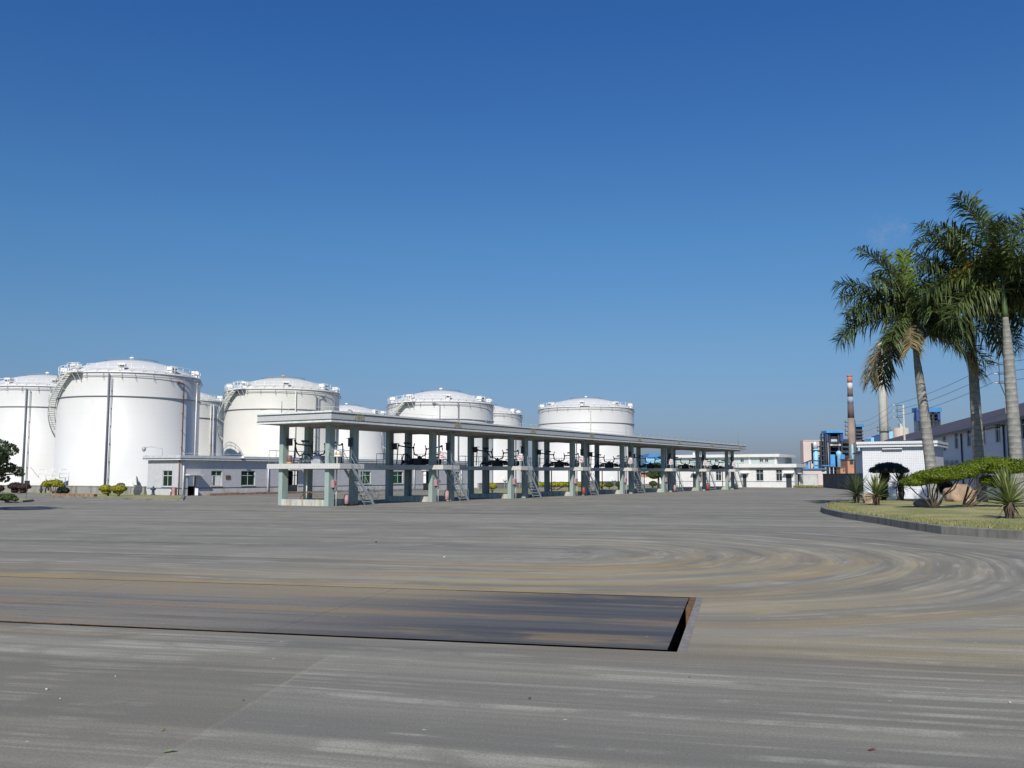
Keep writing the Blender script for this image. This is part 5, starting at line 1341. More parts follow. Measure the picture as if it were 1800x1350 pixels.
mb = MB(); pbox(mb, 1519, 1531, 772, 834, 300, 6); child('wall', mb, M['silo'], t)
mb = MB(); pbox(mb, 1518, 1526, 773, 776, 298, 1.5); child('roof', mb, M['plant_dark'], t)

# seen through the canopy's last bays
t = pthing('blue_shed', 'hazy blue industrial shed seen through the far canopy bays', 'shed', 1153, 330)
mb = MB(); pbox(mb, 1136, 1172, 804, 834, 330, 15); child('wall', mb, M['plant_sky'], t)
mb = MB(); a, b = far(1137, 804, 330), far(1168, 804, 330); c_ = far(1152, 797, 330)
mb.add([(a.x, 329.5, a.z), (b.x, 329.5, a.z), (c_.x + 2, 329.5, c_.z), (c_.x - 2, 329.5, c_.z), (a.x, 345, a.z), (b.x, 345, a.z), (c_.x + 2, 345, c_.z), (c_.x - 2, 345, c_.z)], [(0,1,2,3),(7,6,5,4),(0,4,5,1),(1,5,6,2),(2,6,7,3),(3,7,4,0)]); child('roof', mb, M['blue_roof'], t)
t = pthing('brick_building', 'long low reddish brick building with white base behind the far canopy bays', 'building', 1160, 235)
mb = MB(); a, b = far(1120, 834, 235).x, far(1192, 834, 235).x; mb.box(a, 235, 1.55, b, 243, 2.75); child('wall', mb, M['brick_orange'], t)
mb = MB(); mb.box(a, 234.8, 0, b, 243.2, 1.55); child('base', mb, M['white_wall'], t)
mb = MB(); mb.box(a - 0.4, 234.4, 2.75, b + 0.4, 243.6, 2.95); child('roof', mb, M['chimney_tan'], t)
t = pthing('brown_house', 'brown roofed house behind the white office roof', 'building', 1312, 240)
mb = MB(); pbox(mb, 1301, 1325, 800, 834, 240, 8); child('wall', mb, M['silo'], t)
mb = MB(); pbox(mb, 1299.5, 1327, 797.5, 800.2, 239.5, 9); child('roof', mb, M['chimney_tan'], t)
t = pthing('brown_house', 'brown roofed house seen through the canopy left of the office', 'building', 1206, 236)
mb = MB(); pbox(mb, 1194, 1217, 813, 834, 236, 8); child('wall', mb, M['white_wall'], t)
mb = MB(); pbox(mb, 1192.5, 1218.5, 809, 813.2, 235.5, 9); child('roof', mb, M['chimney_tan'], t)
mb = MB(); pbox(mb, 1196.5, 1211, 815.5, 820, 235.8, 0.3); child('window', mb, M['door_dark'], t)
t = pthing('white_stack', 'slim white stack between the last canopy columns', 'stack', 1220, 250)
mb = MB(); mb.lathe([(0.33, 0), (0.3, far(1220, 796, 250).z), (0.24, far(1220, 795.5, 250).z)], 14, (far(1220.3, 834, 250).x, 250, 0)); child('tube', mb, M['white_rail'], t)
mb = MB(); z = far(1220, 805, 250).z; mb.lathe([(0.3, z), (0.5, z), (0.5, z + 0.12), (0.3, z + 0.12)], 14, (far(1220.3, 834, 250).x, 250, 0)); child('ring_flange', mb, M['pipe_dark'], t)

# ------------------------------------------------------------------ power line
def pole(px, Y, ytop, label, arms, ext, yarms):
    g = far(px, 834, Y); t = thing('utility_pole', label, 'utility pole', (g.x, Y, 0), 0, 'utility poles of the power line')
    zt = far(px, ytop, Y).z
    mb = MB(); mb.tube([(0, 0, 0), (0, 0, zt)], [0.2, 0.13], 10); mb.build('post', M['pole'], t)
    out = []
    mb = MB(); ins = MB()
    for y in yarms:
        z = far(px, y, Y).z; mb.beam((0.1, 0, z), (-ext, 0, z), 0.1); p = Vector((-ext - 0.05, 0, z + 0.02))
        ins.tube([p, p + Vector((-0.5, 0, 0.06))], 0.06, 6); out.append(Vector((g.x, Y, 0)) + p + Vector((-0.5, 0, 0.06)))
    z0, z1 = far(px, yarms[-1], Y).z, far(px, yarms[0], Y).z
    mb.beam((-ext*0.8, 0, z0), (-ext*0.8, 0, z1), 0.06); mb.beam((-ext*0.8, 0, z0), (0, 0, z0 - 1.6), 0.06)
    mb.build('crossarm', M['dark_grey'], t); ins.build('insulator', M['sign_white'], t)
    return out
q1 = pole(1592.5, 150, 711.5, 'concrete utility pole with three crossarms behind the hut roof', 3, 1.25, (712.3, 723, 733.5))
q2 = pole(1776, 95, 634, 'utility pole hidden behind the right palm trunk, its three brackets showing', 3, 0.75, (641, 657.3, 673.5))
for k, nm in enumerate(('uppermost', 'middle', 'lowest')):
    t = thing('power_cable', '%s of the three power cables strung across the sky on the right' % nm, 'power cable', q1[k], 0, 'three power cables of the line')
    o = Vector(q1[k])
    ends = far(1506 + k*2, 741 + k*8, 345)
    q3 = far(1990, 596 + k*17, 80)
    def span(a, b, sag, n=14): return [a.lerp(b, i/n) - Vector((0, 0, sag * 4 * (i/n) * (1 - i/n))) for i in range(n + 1)]
    mb = MB(); mb.tube([p - o for p in span(ends, q1[k], 1.0)] + [p - o for p in span(q1[k], q2[k], 0.5)[1:]] + [p - o for p in span(q2[k], q3, 0.2)[1:]], 0.026, 4)
    mb.build('conductor', M['wire'], t)

# ------------------------------------------------------------------ planting
def leafy(mb, blobs, n, size, rr, core=0.78, flat=0.0, spread=0.55, core_mi=0):
    """leaf faces scattered through the outer layer of rounded lobes, over a rough inner mass of the same foliage"""
    tot = sum((b[3]*b[4] + b[3]*b[5] + b[4]*b[5]) for b in blobs)
    for b in blobs:
        m = int(n * (b[3]*b[4] + b[3]*b[5] + b[4]*b[5]) / tot)
        for _ in range(m):
            u = Vector((rr.gauss(0, 1), rr.gauss(0, 1), rr.gauss(0, 1))).normalized()
            if flat and u.z < 0: u.z *= (1 - flat)
            k = rr.uniform(0.80, 1.04) + (0.1 if rr.random() < 0.06 else 0)
            p = Vector((b[0] + u.x*b[3]*k, b[1] + u.y*b[4]*k, b[2] + u.z*b[5]*k))
            nn = (Vector((u.x/b[3], u.y/b[4], u.z/b[5])).normalized() + Vector((rr.gauss(0, spread), rr.gauss(0, spread), rr.gauss(0, spread)))).normalized()
            a = nn.orthogonal().normalized(); q = Matrix.Rotation(rr.uniform(0, 6.28), 3, nn); a = q @ a; c = nn.cross(a)
            s = size * rr.uniform(0.6, 1.3)
            mb.add([p - a*s, p - c*s*0.5, p + a*s + nn*s*0.15, p + c*s*0.5], [(0, 1, 2, 3)])
        if core:
            N, Mm = 12, 7; vs, fs = [], []
            for i in range(Mm + 1):
                th = pi * i / Mm
                for k in range(N):
                    a = 2*pi*k/N; j = core * rr.uniform(0.88, 1.08); z = -cos(th)
                    if flat and z < 0: z *= (1 - flat)
                    vs.append((b[0] + b[3]*j*sin(th)*cos(a), b[1] + b[4]*j*sin(th)*sin(a), b[2] + b[5]*j*z))
            for i in range(Mm):
                for k in range(N): fs.append((i*N+k, i*N+(k+1) % N, (i+1)*N+(k+1) % N, (i+1)*N+k))
            mb.add(vs, fs, core_mi, False)
    return mb
def stems(mb, base, tips, r, rr, seg=5):
    for t_ in tips:
        p, q = Vector(base), Vector(t_); pts = []
        for k in range(seg + 1):
            f = k / seg; v = p.lerp(q, f); j = 0.06 * (q - p).length * sin(pi * f)
            v = v + Vector((rr.uniform(-j, j), rr.uniform(-j, j), 0.04 * sin(pi*f))); pts.append(v)
        mb.tube(pts, [r * (1 - 0.55 * k / seg) for k in range(seg + 1)], 6)
    return mb

# ---- royal palms
def frond_mesh(az, e0, L, droop, rr, leaf=0.78, n=58, plume=0.5, width=0.034):
    mb = MB(); pts, dirs = [], []
    p = Vector((0, 0, 0)); steps = 22
    for i in range(steps + 1):
        t_ = i / steps; el = radians(e0 - droop * (t_ ** 1.25))
        d = Vector((cos(az) * cos(el), sin(az) * cos(el), sin(el)))
        pts.append(p.copy()); dirs.append(d); p = p + d * (L / steps)
    mb.tube(pts, [0.06 * (1 - 0.85 * i / steps) + 0.006 for i in range(steps + 1)], 5)
    side0 = Vector((-sin(az), cos(az), 0))
    for i in range(n):
        t_ = 0.10 + 0.90 * (i + rr.uniform(-0.3, 0.3)) / n; t_ = max(0.08, min(0.995, t_))
        x = t_ * steps; k = min(int(x), steps - 1); f = x - k
        o = pts[k].lerp(pts[k+1], f); d = dirs[k]; up = side0.cross(d).normalized()
        if up.z < 0: up = -up
        ll = leaf * (0.45 + 0.55 * sin(pi * min(1, 0.10 + 0.76 * t_)) ** 0.7) * rr.uniform(0.8, 1.12)
        for s in (-1, 1):
            pl = rr.gauss(0.12, plume)
            v = (side0 * s * rr.uniform(0.75, 1.1) + d * rr.uniform(0.55, 1.15) + up * pl).normalized()
            g = rr.uniform(0.15, 0.6)
            m = o + v * ll * 0.5; e = o + v * ll * (1.0 - 0.25 * g) + Vector((0, 0, -g * ll)); m.z -= g * ll * 0.16
            w = v.cross(up).normalized() * width * rr.uniform(0.8, 1.25)
            mb.add([o - w*0.6, o + w*0.6, m + w, m - w, e], [(0, 1, 2, 3), (3, 2, 4)])
    return mb
def palm(px, Y, y_base, top, lean, label, seed, fronds, r0=0.40, scale=1.0):
    rr = random.Random(seed)
    g = far(px, 834, Y); z0 = ISL_Z - 0.05
    hz = far(top[0], top[1], Y).z - z0; dx = far(top[0], top[1], Y).x - g.x
    t = thing('royal_palm', label, 'palm tree', (g.x, Y, z0), 0, 'royal palms in the garden island')
    def axis(f): return Vector((dx * (f ** 1.25), lean * f * f, hz * f))
    shaft = 1 - 2.3 * scale / hz
    mb = MB(); N = 40; pts = [axis(shaft * k / N) for k in range(N + 1)]
    rad = []
    for k in range(N + 1):
        f = k / N; r_ = r0 * (1.12 - 0.2*f) * (1 + 0.28 * math.exp(-f * 16)) * (1 + 0.10 * sin(pi * min(1, f*1.3)))
        if f > 0.75: r_ *= 1 - 0.45 * ((f - 0.75) / 0.25) ** 1.5
        rad.append(r_ + 0.008 * (k % 2))
    mb.tube(pts, rad, 18); mb.build('trunk', M['palm_trunk'], t)
    mb = MB(); pts = [axis(shaft + (1 - shaft) * k / 8) for k in range(9)]
    mb.tube(pts, [rad[-1] * v for v in (1.02, 1.08, 1.05, 0.98, 0.9, 0.82, 0.74, 0.66, 0.5)], 14); mb.build('crownshaft', M['crownshaft'], t)
    tip = axis(1.0)
    for k, (az, e0, L, dr, m) in enumerate(fronds):
        mb = frond_mesh(radians(az), e0, L * scale, dr, rr, leaf=1.38 * scale, n=115, width=0.042, plume=0.8 if m != 'frond_dead' else 0.3)
        o = mb.build('frond', M[m], t); o.location = axis(0.985 - 0.02 * rr.random()) if e0 > 10 else axis(0.955)
    mb = MB(); mb.tube([tip - Vector((0, 0, 0.2)), tip + Vector((0.05, 0, 0.9)), tip + Vector((0.1, 0.02, 2.0))], [0.06, 0.035, 0.008], 6); mb.build('spear_leaf', M['frond_lime'], t)
def ring_of(rr, n, e_lo, e_hi, L, dr_lo, dr_hi, off=0.0):
    return [(off + 360.0 * k / n + rr.uniform(-12, 12), rr.uniform(e_lo, e_hi), L * rr.uniform(0.9, 1.08), rr.uniform(dr_lo, dr_hi), 'frond') for k in range(n)]
# azimuth: 0 right, 90 away, 180 left, 270 towards the camera
f1 = [(180, 75, 6.0, 45, 'frond'), (186, 46, 5.5, 74, 'frond'), (192, 16, 5.7, 72, 'frond'), (198, -24, 5.6, 58, 'frond_dead'), (245, 0, 4.6, 72, 'frond_dead'),
      (230, 8, 5.0, 70, 'frond'), (105, -28, 5.2, 52, 'frond'), (350, -20, 5.8, 48, 'frond_dead'), (338, -12, 5.6, 52, 'frond'), (345, 10, 5.8, 66, 'frond'), (5, 60, 5.6, 62, 'frond'), (80, 82, 5.2, 25, 'frond_lime'),
      (120, 80, 5.5, 32, 'frond'), (60, 42, 5.2, 70, 'frond'), (130, 40, 5.2, 70, 'frond'), (285, 52, 5.0, 88, 'frond'), (315, 30, 5.2, 75, 'frond'), (150, 15, 5.2, 66, 'frond'), (25, 22, 5.2, 70, 'frond'), (215, 58, 5.4, 72, 'frond'), (165, 58, 5.6, 66, 'frond'), (200, 34, 5.4, 78, 'frond'), (265, 30, 4.8, 80, 'frond'), (335, 48, 5.4, 76, 'frond')]
palm(1640, 63, 880, (1602, 552), 0.2, 'left royal palm, crown standing freely against the sky before the pale chimney', 31, f1, 0.30)
f2 = [(185, 75, 6.1, 45, 'frond'), (200, 55, 5.4, 82, 'frond'), (238, 38, 5.2, 84, 'frond_yellow'), (250, 46, 5.0, 88, 'frond_yellow'), (80, 50, 5.2, 80, 'frond'), (190, 25, 5.4, 74, 'frond'), (330, -34, 5.0, 42, 'frond'), (300, -10, 4.8, 58, 'frond'), (205, -14, 5.2, 52, 'frond_dead'), (20, -30, 4.8, 45, 'frond'),
      (90, 80, 5.8, 30, 'frond'), (30, 68, 5.8, 55, 'frond'), (350, 48, 5.4, 75, 'frond'), (10, 15, 5.2, 70, 'frond'), (60, 30, 5.2, 70, 'frond'), (130, 35, 5.4, 72, 'frond'), (150, 62, 5.8, 58, 'frond'), (160, 0, 5.0, 62, 'frond'), (320, 25, 5.0, 80, 'frond'), (225, 68, 5.6, 70, 'frond'), (175, 45, 5.6, 74, 'frond'), (345, 66, 5.6, 62, 'frond'), (180, 8, 5.2, 64, 'frond')]
palm(1723, 66, 875, (1699, 508), -0.3, 'middle royal palm with dark shaded trunk and yellowing inner fronds', 32, f2, 0.315)
f3 = [(188, 80, 6.2, 38, 'frond'), (120, 84, 6.2, 25, 'frond'), (20, 78, 6.1, 40, 'frond'), (170, 58, 6.0, 62, 'frond'), (200, 62, 6.0, 68, 'frond'), (240, 66, 5.8, 75, 'frond'), (0, 50, 5.6, 74, 'frond'), (330, 60, 5.6, 75, 'frond'), (280, 45, 5.4, 90, 'frond'),
      (192, -22, 5.0, 48, 'frond'), (15, -18, 5.0, 52, 'frond'), (185, 24, 5.4, 76, 'frond'), (205, 4, 5.2, 66, 'frond'), (160, -6, 5.2, 60, 'frond'), (100, 35, 5.4, 70, 'frond'), (60, 55, 5.6, 62, 'frond'), (30, 15, 5.2, 70, 'frond'), (345, 5, 5.2, 66, 'frond'), (130, 15, 5.2, 66, 'frond'), (310, 20, 5.0, 78, 'frond')]
palm(1789, 59, 880, (1762, 492), 0.0, 'right royal palm, tallest, pale ringed trunk next to the photo edge', 33, f3, 0.325, 1.05)
rr = random.Random(24)
f4 = ring_of(rr, 5, 60, 80, 5.6, 45, 70, 30) + ring_of(rr, 7, 28, 50, 5.4, 65, 95, 10) + ring_of(rr, 6, 0, 18, 5.0, 60, 80, 0)
palm(1905, 60, 880, (1872, 482), 0.0, 'royal palm cut off by the right edge, only its frond tips showing', 34, f4, 0.31)

# ---- agaves / yuccas
def yucca(px, py, label, seed, mat, n=105, L=1.5, stem_h=0.62):
    rr = random.Random(seed); loc = at(px, py, ISL_Z)
    t = thing('yucca', label, 'yucca', loc, rr.uniform(0, 6), 'spiky yuccas in the garden island')
    mb = MB(); mb.lathe([(0.2, -0.1), (0.17, 0.1), (0.19, 0.3), (0.24, 0.5), (0.2, stem_h + 0.1)], 10); mb.build('trunk', M['bark'], t)
    def blades(n, e_lo, e_hi, l, droop, w, stiff=1.0):
        mb = MB()
        for k in range(n):
            az = rr.uniform(0, 2*pi); f = rr.random() ** 0.8; el = radians(e_lo + (e_hi - e_lo) * f)
            d = Vector((cos(az)*cos(el), sin(az)*cos(el), sin(el))); s = Vector((-sin(az), cos(az), 0)); up = s.cross(d) * -1
            if up.z < 0: up = -up
            ll = l * rr.uniform(0.78, 1.08); o = Vector((0, 0, stem_h + 0.12 * f)) + d * 0.08
            vs, fs = [], []
            for i in range(5):
                q = i / 4.0; ww = w * (0.75, 1.0, 0.85, 0.5, 0.02)[i]
                c = o + d * ll * q + Vector((0, 0, -droop * ll * q ** 2.2)) 
                vs += [c - s*ww + up*ww*0.45, c, c + s*ww + up*ww*0.45]
            for i in range(4):
                a = i * 3; fs += [(a, a+1, a+4, a+3), (a+1, a+2, a+5, a+4)]
            mb.add(vs, fs)
        return mb
    blades(n, -8, 86, L, 0.10, 0.042).build('leaves', M[mat], t)
    mb = blades(14, -75, -25, L * 0.45, 0.25, 0.028); mb.build('dry_leaves', M['dry_leaf'], t)
yucca(1775, 915, 'large bright yucca nearest the kerb at the right edge', 41, 'yucca_leaf', 125, 1.62, 0.68)
yucca(1541, 891, 'bright yellow edged yucca at the island tip before the hut', 42, 'yucca_leaf', 95, 1.5, 0.6)
yucca(1506, 886, 'dark yucca leftmost at the island tip, before the dark wall', 43, 'yucca_dark', 95, 1.6, 0.6)
yucca(1585, 880, 'dark yucca in shade right of the mushroom shrub, against the white hut', 44, 'yucca_dark', 100, 1.65, 1.0)

# ---- clipped shrubs of the garden
def px_blob(base, px, py, rx, rz, ry=None, dy=0.0):
    Y = base.y + dy; c = far(px, py, Y); k = Y / F_PX
    return (c.x - base.x, dy, c.z - base.z, rx * k, (ry if ry else rx) * k, rz * k)
def shrub(name, label, base, blobs, mat, n, size, seed, tips=7, r=0.04, cat='shrub', flat=0.45, group=None, core=0.8):
    rr = random.Random(seed); t = thing(name, label, cat, base, 0, group)
    mb = leafy(MB(), blobs, n, size, rr, core, flat); mb.build('crown', M[mat], t)
    tl = []
    for k in range(tips):
        b = blobs[k % len(blobs)]; tl.append((b[0] + rr.uniform(-0.6, 0.6)*b[3], b[1] + rr.uniform(-0.6, 0.6)*b[4], b[2] - b[5]*0.2))
    stems(MB(), (0, 0, -0.05), tl, r, rr).build('stem', M['bark'], t)
    return t
b = at(1641, 897, ISL_Z)
shrub('clipped_shrub', 'broad flat topped lime green shrub on bare stems before the hut corner', b,
      [px_blob(b, 1606, 848, 23, 11.5), px_blob(b, 1632, 842, 30, 15), px_blob(b, 1664, 836, 34, 17), px_blob(b, 1692, 832, 26, 16), px_blob(b, 1648, 838, 44, 13, 48)], 'leaf_lime', 15000, 0.055, 51, 10, 0.05)
b = at(1692, 895.5, ISL_Z)
shrub('clipped_shrub', 'taller domed lime green shrub over the big rock, behind the large yucca', b,
      [px_blob(b, 1712, 824, 30, 14), px_blob(b, 1745, 818, 40, 16), px_blob(b, 1786, 820, 36, 14), px_blob(b, 1760, 826, 45, 12, 50), px_blob(b, 1822, 824, 34, 12), px_blob(b, 1736, 846, 14, 12), px_blob(b, 1752, 850, 12, 14)], 'leaf_lime', 15000, 0.055, 52, 9, 0.045)
b = at(1665, 877, ISL_Z)
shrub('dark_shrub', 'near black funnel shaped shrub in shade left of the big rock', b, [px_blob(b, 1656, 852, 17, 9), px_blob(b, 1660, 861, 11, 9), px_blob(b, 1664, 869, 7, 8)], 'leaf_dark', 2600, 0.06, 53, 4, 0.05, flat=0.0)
b = at(1554, 880, ISL_Z); k_ = b.y / F_PX
t = thing('mushroom_shrub', 'dark clipped mushroom shaped shrub against the white tiled hut', 'shrub', b, 0)
rr = random.Random(54); mb = MB()
blobs = []
for a in range(0, 360, 30): blobs.append((1.02*cos(radians(a)) + 0.45, 0.8*sin(radians(a)), 2.24, 0.5, 0.5, 0.34))
for a in range(0, 360, 60): blobs.append((0.5*cos(radians(a)) + 0.45, 0.45*sin(radians(a)), 2.5, 0.62, 0.55, 0.36))
blobs.append((0.45, 0, 2.66, 0.6, 0.6, 0.26))
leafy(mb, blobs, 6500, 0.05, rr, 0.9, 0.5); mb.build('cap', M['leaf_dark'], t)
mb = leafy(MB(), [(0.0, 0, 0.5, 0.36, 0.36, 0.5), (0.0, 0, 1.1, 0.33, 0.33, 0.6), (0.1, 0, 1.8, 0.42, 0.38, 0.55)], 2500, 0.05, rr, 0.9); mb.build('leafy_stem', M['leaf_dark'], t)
mb = stems(MB(), (0.95, -0.3, 0), [(0.9, -0.2, 2.3), (1.15, -0.2, 2.3)], 0.035, rr); mb.build('stem', M['bark'], t)

# ---- rocks
def rock(px, py, w, h, d, label, seed, name='garden_rock'):
    rr = random.Random(seed); loc = at(px, py, ISL_Z); t = None
    import mathutils.noise as mn
    vs, fs = [], []; N, Mm = 40, 24; off = Vector((seed * 3.1, seed * 1.7, 0))
    for i in range(Mm + 1):
        th = pi * i / Mm
        for k in range(N):
            a = 2*pi*k/N; u = Vector((sin(th)*cos(a), sin(th)*sin(a), -cos(th)))
            e = 1.0 + 0.34 * mn.noise(u * 1.1 + off) + 0.24 * mn.noise(u * 2.3 + off) + 0.09 * mn.noise(u * 5 + off) + 0.04 * mn.noise(u * 11 + off)
            sx = math.copysign(abs(u.x) ** 0.75, u.x); sz = math.copysign(abs(u.z) ** 0.7, u.z); sy = math.copysign(abs(u.y) ** 0.8, u.y)
            vs.append((sx*e*w/2, sy*e*d/2, h*0.42 + sz*e*h*0.55))
    for i in range(Mm):
        for k in range(N): fs.append((i*N+k, i*N+(k+1) % N, (i+1)*N+(k+1) % N, (i+1)*N+k))
    o = MB().add(vs, fs, 0, True).build(name, M['rock']); o.location = loc; o.rotation_euler = (0, 0.06, rr.uniform(-0.3, 0.3))
    return tag(o, label, 'rock')
rock(1628, 895, 1.3, 0.55, 0.8, 'small low tan rock left of the shrub stems', 3)
rock(1690, 884, 1.95, 1.25, 1.2, 'big brown boulder under the lime green shrubs', 5)
rock(1529, 887, 0.9, 0.72, 0.7, 'pinkish rock half hidden behind the bright yucca at the island tip', 8)

# ---- left bushes, hedges and trees
def bush(label, px, py, blobs_px, mat, n, size, seed, name='round_bush', z=0.1, tips=5, r=0.05, flat=0.3, group=None):
    b = at(px, py, z)
    return shrub(name, label, b, [px_blob(b, *q) for q in blobs_px], mat, n, size, seed, tips, r, 'bush', flat, group)
bush('dark purple mushroom clipped bush at the left edge before the bund wall', 30, 867, [(27, 855, 12, 7), (42, 856, 11, 6), (26, 862, 6, 6), (41, 863, 6, 5)], 'leaf_purple', 3600, 0.10, 61)
bush('golden yellow mushroom bush on bare stems below the biggest tank', 94, 867.2, [(84, 851, 9.5, 6.5), (99, 850.5, 10, 7), (107, 853, 6, 4.5), (92, 849, 12, 5)], 'leaf_yellow', 4200, 0.10, 62, tips=6)
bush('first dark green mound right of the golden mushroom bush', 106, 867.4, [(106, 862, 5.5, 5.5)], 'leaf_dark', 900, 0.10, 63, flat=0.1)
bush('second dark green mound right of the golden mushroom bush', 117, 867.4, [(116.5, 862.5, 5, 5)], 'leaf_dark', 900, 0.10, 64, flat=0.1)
bush('left one of the two round golden bushes beside the kerb', 190, 871.8, [(186, 859, 11, 6.5), (187, 865, 7, 5)], 'leaf_yellow', 2600, 0.09, 65)
bush('right one of the two round golden bushes, nearer the pump house', 209, 872.2, [(209, 859.5, 13, 6.8), (208, 865, 8, 4)], 'leaf_yellow', 2600, 0.09, 66)
bush('small reddish bush cut by the left photo edge before the bund wall', 0, 866, [(0, 859, 7, 6)], 'leaf_purple', 900, 0.1, 67)
bush('low spreading dark green bush on the small island at the left edge', 10, 880.5, [(3, 874, 10, 5.5), (16, 874, 11, 6), (27, 877.5, 5, 3)], 'leaf_green', 2600, 0.09, 68, z=0.16, flat=0.1)
bush('round yellow green bush seen under the canopy between the third columns', 865, 867, [(865, 855, 8.5, 6)], 'leaf_yellow', 1500, 0.10, 69, z=0.0)
bush('long golden hedge seen under the canopy before the rightmost tank', 975, 862, [(950, 852, 8, 5), (962, 852, 9, 5), (975, 852, 9, 5), (988, 852, 9, 5), (997, 853, 5, 4)], 'leaf_yellow', 3600, 0.12, 70, 'hedge', 0.0, 8)
bush('golden bush between fourth and fifth island columns', 1022, 861, [(1021, 852, 6, 4.5)], 'leaf_yellow', 900, 0.12, 71, z=0.0)
bush('golden bush right of the fifth island stair', 1056, 860, [(1057, 853, 6, 4)], 'leaf_yellow', 900, 0.12, 72, z=0.0)
bush('dark green round bush in the gap left of the sixth island column', 1071, 860, [(1071, 852.5, 7, 5)], 'leaf_green', 1000, 0.12, 73, z=0.0)
bush('dark green bush touching the sixth island column', 1089, 860, [(1089, 852, 7, 5)], 'leaf_green', 1000, 0.12, 74, z=0.0)
bush('dark green bush under the small tree beyond the canopy', 1148, 858, [(1148, 850.5, 7, 5)], 'leaf_green', 1000, 0.12, 75, z=0.0)
gp = [at(790, 869), at(905, 867), at(1200, 860), at(1235, 857.2), at(1060, 856), at(905, 861), at(800, 866)]
mb = MB(); mb.add([(p.x, p.y, 0.03) for p in gp], [tuple(range(len(gp)))]); setting(mb.build('verge', M['lawn']))

def tree(name, label, base, H, blobs, mat, n, size, seed, r=0.2, core=0.0):
    rr = random.Random(seed); t = thing(name, label, 'tree', base)
    mb = leafy(MB(), blobs, n, size, rr, core, 0.2, 0.8); mb.build('crown', M[mat], t)
    mb = MB(); mb.tube([(0, 0, -0.1), (0.05, 0, H*0.3), (0.0, 0.05, H*0.6), (0.05, 0, H*0.8)], [r, r*0.85, r*0.7, r*0.4], 9)
    stems(mb, (0, 0, H*0.45), [(b[0], b[1], b[2]) for b in blobs], r*0.4, rr); mb.build('trunk', M['bark'], t)
b = far(-70, 834, 60); b.z = 0.0; rr = random.Random(81)
bl = []
for (px, py, rx, rz, dy) in ((14, 792, 18, 11, 0), (-6, 786, 22, 14, 1), (4, 806, 12, 9, -1), (24, 826, 16, 6.5, 0.5), (8, 822, 18, 10, -0.5), (-14, 830, 22, 12, 0), (34, 833, 8, 4, 0), (8, 842, 9, 7, 0.3), (-30, 800, 40, 22, -1.5), (-60, 780, 50, 26, 1), (-110, 800, 45, 26, 0), (-90, 825, 40, 18, -1), (-45, 830, 26, 14, 1.5)):
    bl.append(px_blob(b, px, py, rx, rz, rx, dy))
tree('shade_tree', 'dark leafy tree reaching in from the left photo edge', b, 4.6, bl, 'leaf_tree', 9000, 0.12, 82, 0.22)
b = at(1157, 858); 
bl = [px_blob(b, *q) for q in ((1150, 835, 10, 8), (1160, 832, 10, 9), (1168, 837, 7, 6), (1148, 826, 8, 7), (1163, 822, 9, 7), (1155, 818, 7, 5), (1142, 834, 6, 5))]
tree('garden_tree', 'small round green tree seen through the far canopy bay', b, 4.2, bl, 'leaf_green', 3000, 0.16, 83, 0.16, 0.6)
b = at(1213, 856); bl = [px_blob(b, *q) for q in ((1195, 822, 9, 8), (1183, 826, 8, 7))]

# ------------------------------------------------------------------ small things on the left verge
b = at(242, 872); k_ = b.y / F_PX
t = thing('anchor_plate', 'dark weathered rounded iron slab with one upright bar leaning by the pump house', 'iron piece', b, 0.2)
mb = MB(); vs = []
for y in (-0.12, 0.12):
    for i in range(16):
        a = 2*pi*i/16; vs.append((0.42*cos(a) + 0.1*sin(a), y * (1 if sin(a) > -0.5 else 0.6), 0.62 + 0.62*sin(a)))
mb.add(vs, [tuple(range(15, -1, -1)), tuple(range(16, 32))] + [(k, (k+1) % 16, 16+(k+1) % 16, 16+k) for k in range(16)]); mb.build('slab', M['dark_grey'], t)
mb = MB(); mb.tube([(0.05, 0, 0.9), (-0.06, 0, 1.5), (-0.18, 0, 2.1)], [0.12, 0.12, 0.05], 8); mb.build('bar', M['dark_grey'], t)
b = at(269, 872.0)
t = thing('fire_hydrant', 'dark blue fire hydrant on the verge before the pump house end wall', 'hydrant', b)
mb = MB(); mb.lathe([(0.3, 0), (0.3, 0.12), (0.17, 0.2), (0.13, 0.6), (0.2, 0.66), (0.2, 0.8), (0.12, 0.9), (0.05, 1.05)], 14); mb.build('barrel', M['hydrant'], t)
mb = MB(); mb.tube([(-0.27, 0, 0.72), (0.27, 0, 0.72)], 0.08, 8); mb.build('outlet', M['hydrant'], t)
b = at(305, 872.5)
t = thing('hose_cabinet', 'weathered red fire hose cabinet at the pump house corner', 'cabinet', b, GA - pi/2)
mb = MB(); mb.bev(-0.38, -0.16, 0.05, 0.38, 0.16, 0.95, 0.03); mb.build('case', M['pipe_red'], t)
mb = MB(); mb.box(-0.05, -0.185, 0.1, 0.36, -0.162, 0.9); dd = mb.build('door', M['faded_red'], t)
mb = MB(); mb.box(-0.3, -0.19, 0.5, -0.18, -0.163, 0.72); mb.build('label_plate', M['sign_white'], t)
b = at(45.5, 879)
t = thing('notice_board', 'small black notice board on a thin post at the left edge', 'sign', b, 0.1)
mb = MB(); mb.tube([(0, 0, 0), (0.03, 0, 1.75)], 0.02, 6); mb.build('post', M['dark_grey'], t)
mb = MB(); mb.bev(-0.2, -0.03, 1.42, 0.26, 0.02, 1.74, 0.01); mb.build('board', M['sign_black'], t)
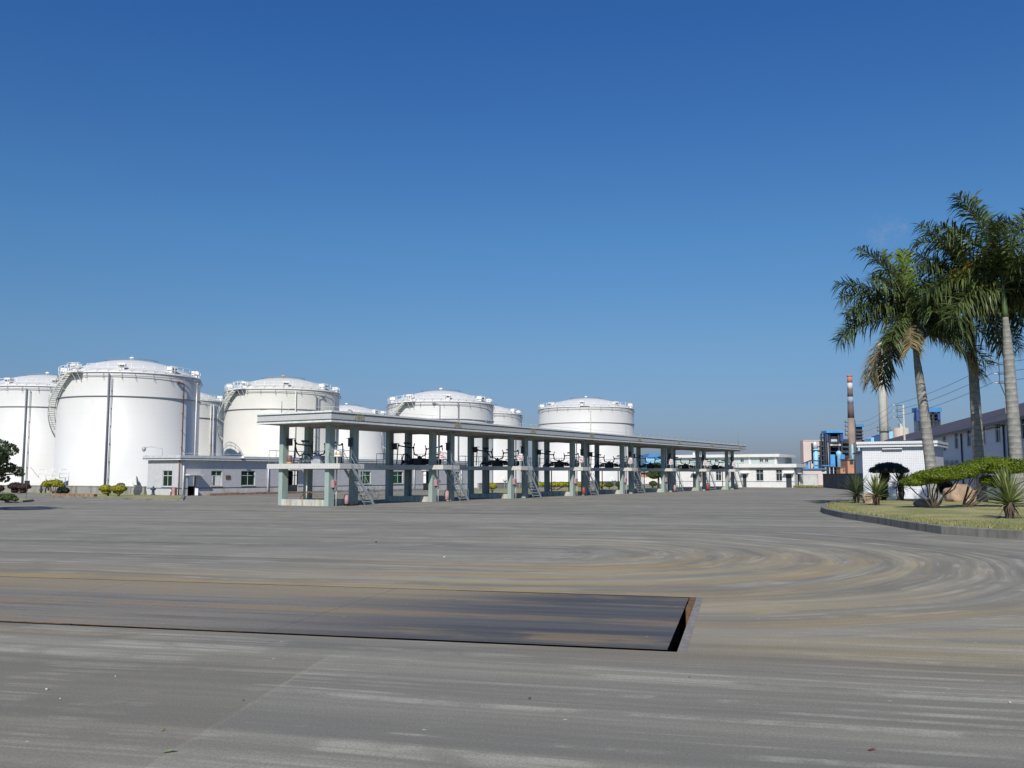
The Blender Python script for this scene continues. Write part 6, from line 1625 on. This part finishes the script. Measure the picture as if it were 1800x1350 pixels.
for k, (px, py, lab) in enumerate(((72, 868, 'grey bent pipe rising before the bund wall left of the golden bush'), (205, 869, 'grey bent pipe over the bund wall behind the golden bushes'))):
    b = at(px, py); t = thing('tank_pipe', lab, 'pipe', b, 0.3, 'bent tank pipes along the bund wall')
    mb = MB(); mb.tube([(0, 0, 0), (0, 0, 1.0), (0.08, 0, 1.15), (0.25, 0, 1.22), (0.6, 0, 1.22), (0.75, 0, 1.15), (0.8, 0, 0.95), (0.8, 0, 0.4)], 0.12, 8); mb.build('bend', M['dark_grey'], t)
    mb = MB(); mb.lathe([(0.22, 0.35), (0.22, 0.45)], 12); mb.lathe([(0.22, 0.5), (0.22, 0.6)], 12); mb.build('flange', M['dark_grey'], t)

# ------------------------------------------------------------------ litter on the yard
def leaf_on(px, py, L, rz, mat, label):
    o = MB(); pts = [(-L/2, 0, 0.006), (-L/4, -L*0.13, 0.012), (L/6, -L*0.13, 0.02), (L/2, 0, 0.012), (L/6, L*0.13, 0.022), (-L/4, L*0.12, 0.014)]
    o.add(pts + [(p[0], p[1], p[2] + 0.003) for p in pts], [(5,4,3,2,1,0), (6,7,8,9,10,11)] + [(k, (k+1) % 6, 6+(k+1) % 6, 6+k) for k in range(6)])
    ob = o.build('fallen_leaf', M[mat]); ob.location = at(px, py); ob.rotation_euler = (0, 0, rz); tag(ob, label, 'leaf', 'fallen leaves on the yard')
leaf_on(298, 1323, 0.13, 0.35, 'fallen_green', 'long pale green fallen leaf in the left foreground')
leaf_on(286, 1285, 0.06, 1.2, 'fallen_green', 'short pale green fallen leaf above the long one')
leaf_on(1533, 1320, 0.08, 0.1, 'fallen_red', 'dark red fallen leaf in the right foreground')
rr = random.Random(91)
spots = [(82, 1213, .05, 'pale stone chip left of the slab joint'), (106, 1229, .03, 'tiny pale stone chip near the left edge'), (428, 1232, .035, 'small dark stone chip on the slab joint'), (931, 1229, .05, 'dark curled scrap in the middle foreground'), (1212, 1191, .03, 'small dark chip in front of the deck corner'), (203, 1190, .035, 'pale chip left of the rust stain'), (1775, 1236, .045, 'pale chip at the right edge'), (661, 954, .12, 'dark lump on the far yard left of centre'), (781, 981, .12, 'pale lump on the far yard')]
for px, py, s, lab in spots:
    o = MB(); vs = []
    s *= 0.6; o.sphere((0, 0, s*0.35), s*0.6, s*0.45, s*0.4, 7, 4); ob = o.build('stone_chip', M['dark_grey'] if 'dark' in lab else M['stone_bit']); ob.location = at(px, py); ob.rotation_euler = (0, 0, rr.uniform(0, 3)); tag(ob, lab, 'stone', 'loose chips on the yard')

# ------------------------------------------------------------------ faint steam drifting from the pale chimney
g = far(1556, 405, 262)
mb = MB(); mb.sphere((0, 0, 0), 9, 5, 7, 20, 12)
n = NT('steam'); n.t.nodes.remove(n.bsdf)
pv = n.t.nodes.new('ShaderNodeVolumePrincipled'); pv.inputs['Color'].default_value = (0.92, 0.93, 0.95, 1)
v = n.obj(); p = n.sep(v)
rr_ = n.math('ADD', n.math('ADD', n.math('POWER', n.math('MULTIPLY', p[0], 1/8.5), 2.0), n.math('POWER', n.math('MULTIPLY', p[1], 1/4.5), 2.0)), n.math('POWER', n.math('MULTIPLY', p[2], 1/6.5), 2.0))
edge = n.step(rr_, 0.05, 0.95, 1.0, 0.0)
n.put(pv.inputs['Density'], n.math('MULTIPLY', n.math('MULTIPLY', n.step(n.noise(v, 0.28, 5, 0.62), 0.46, 0.75), edge), 0.09))
n.t.links.new(pv.outputs[0], n.out.inputs['Volume'])
o = mb.build('steam', n.m); o.location = g; tag(o, 'faint wisp of white steam in the sky left of the palms', 'steam', kind='stuff')
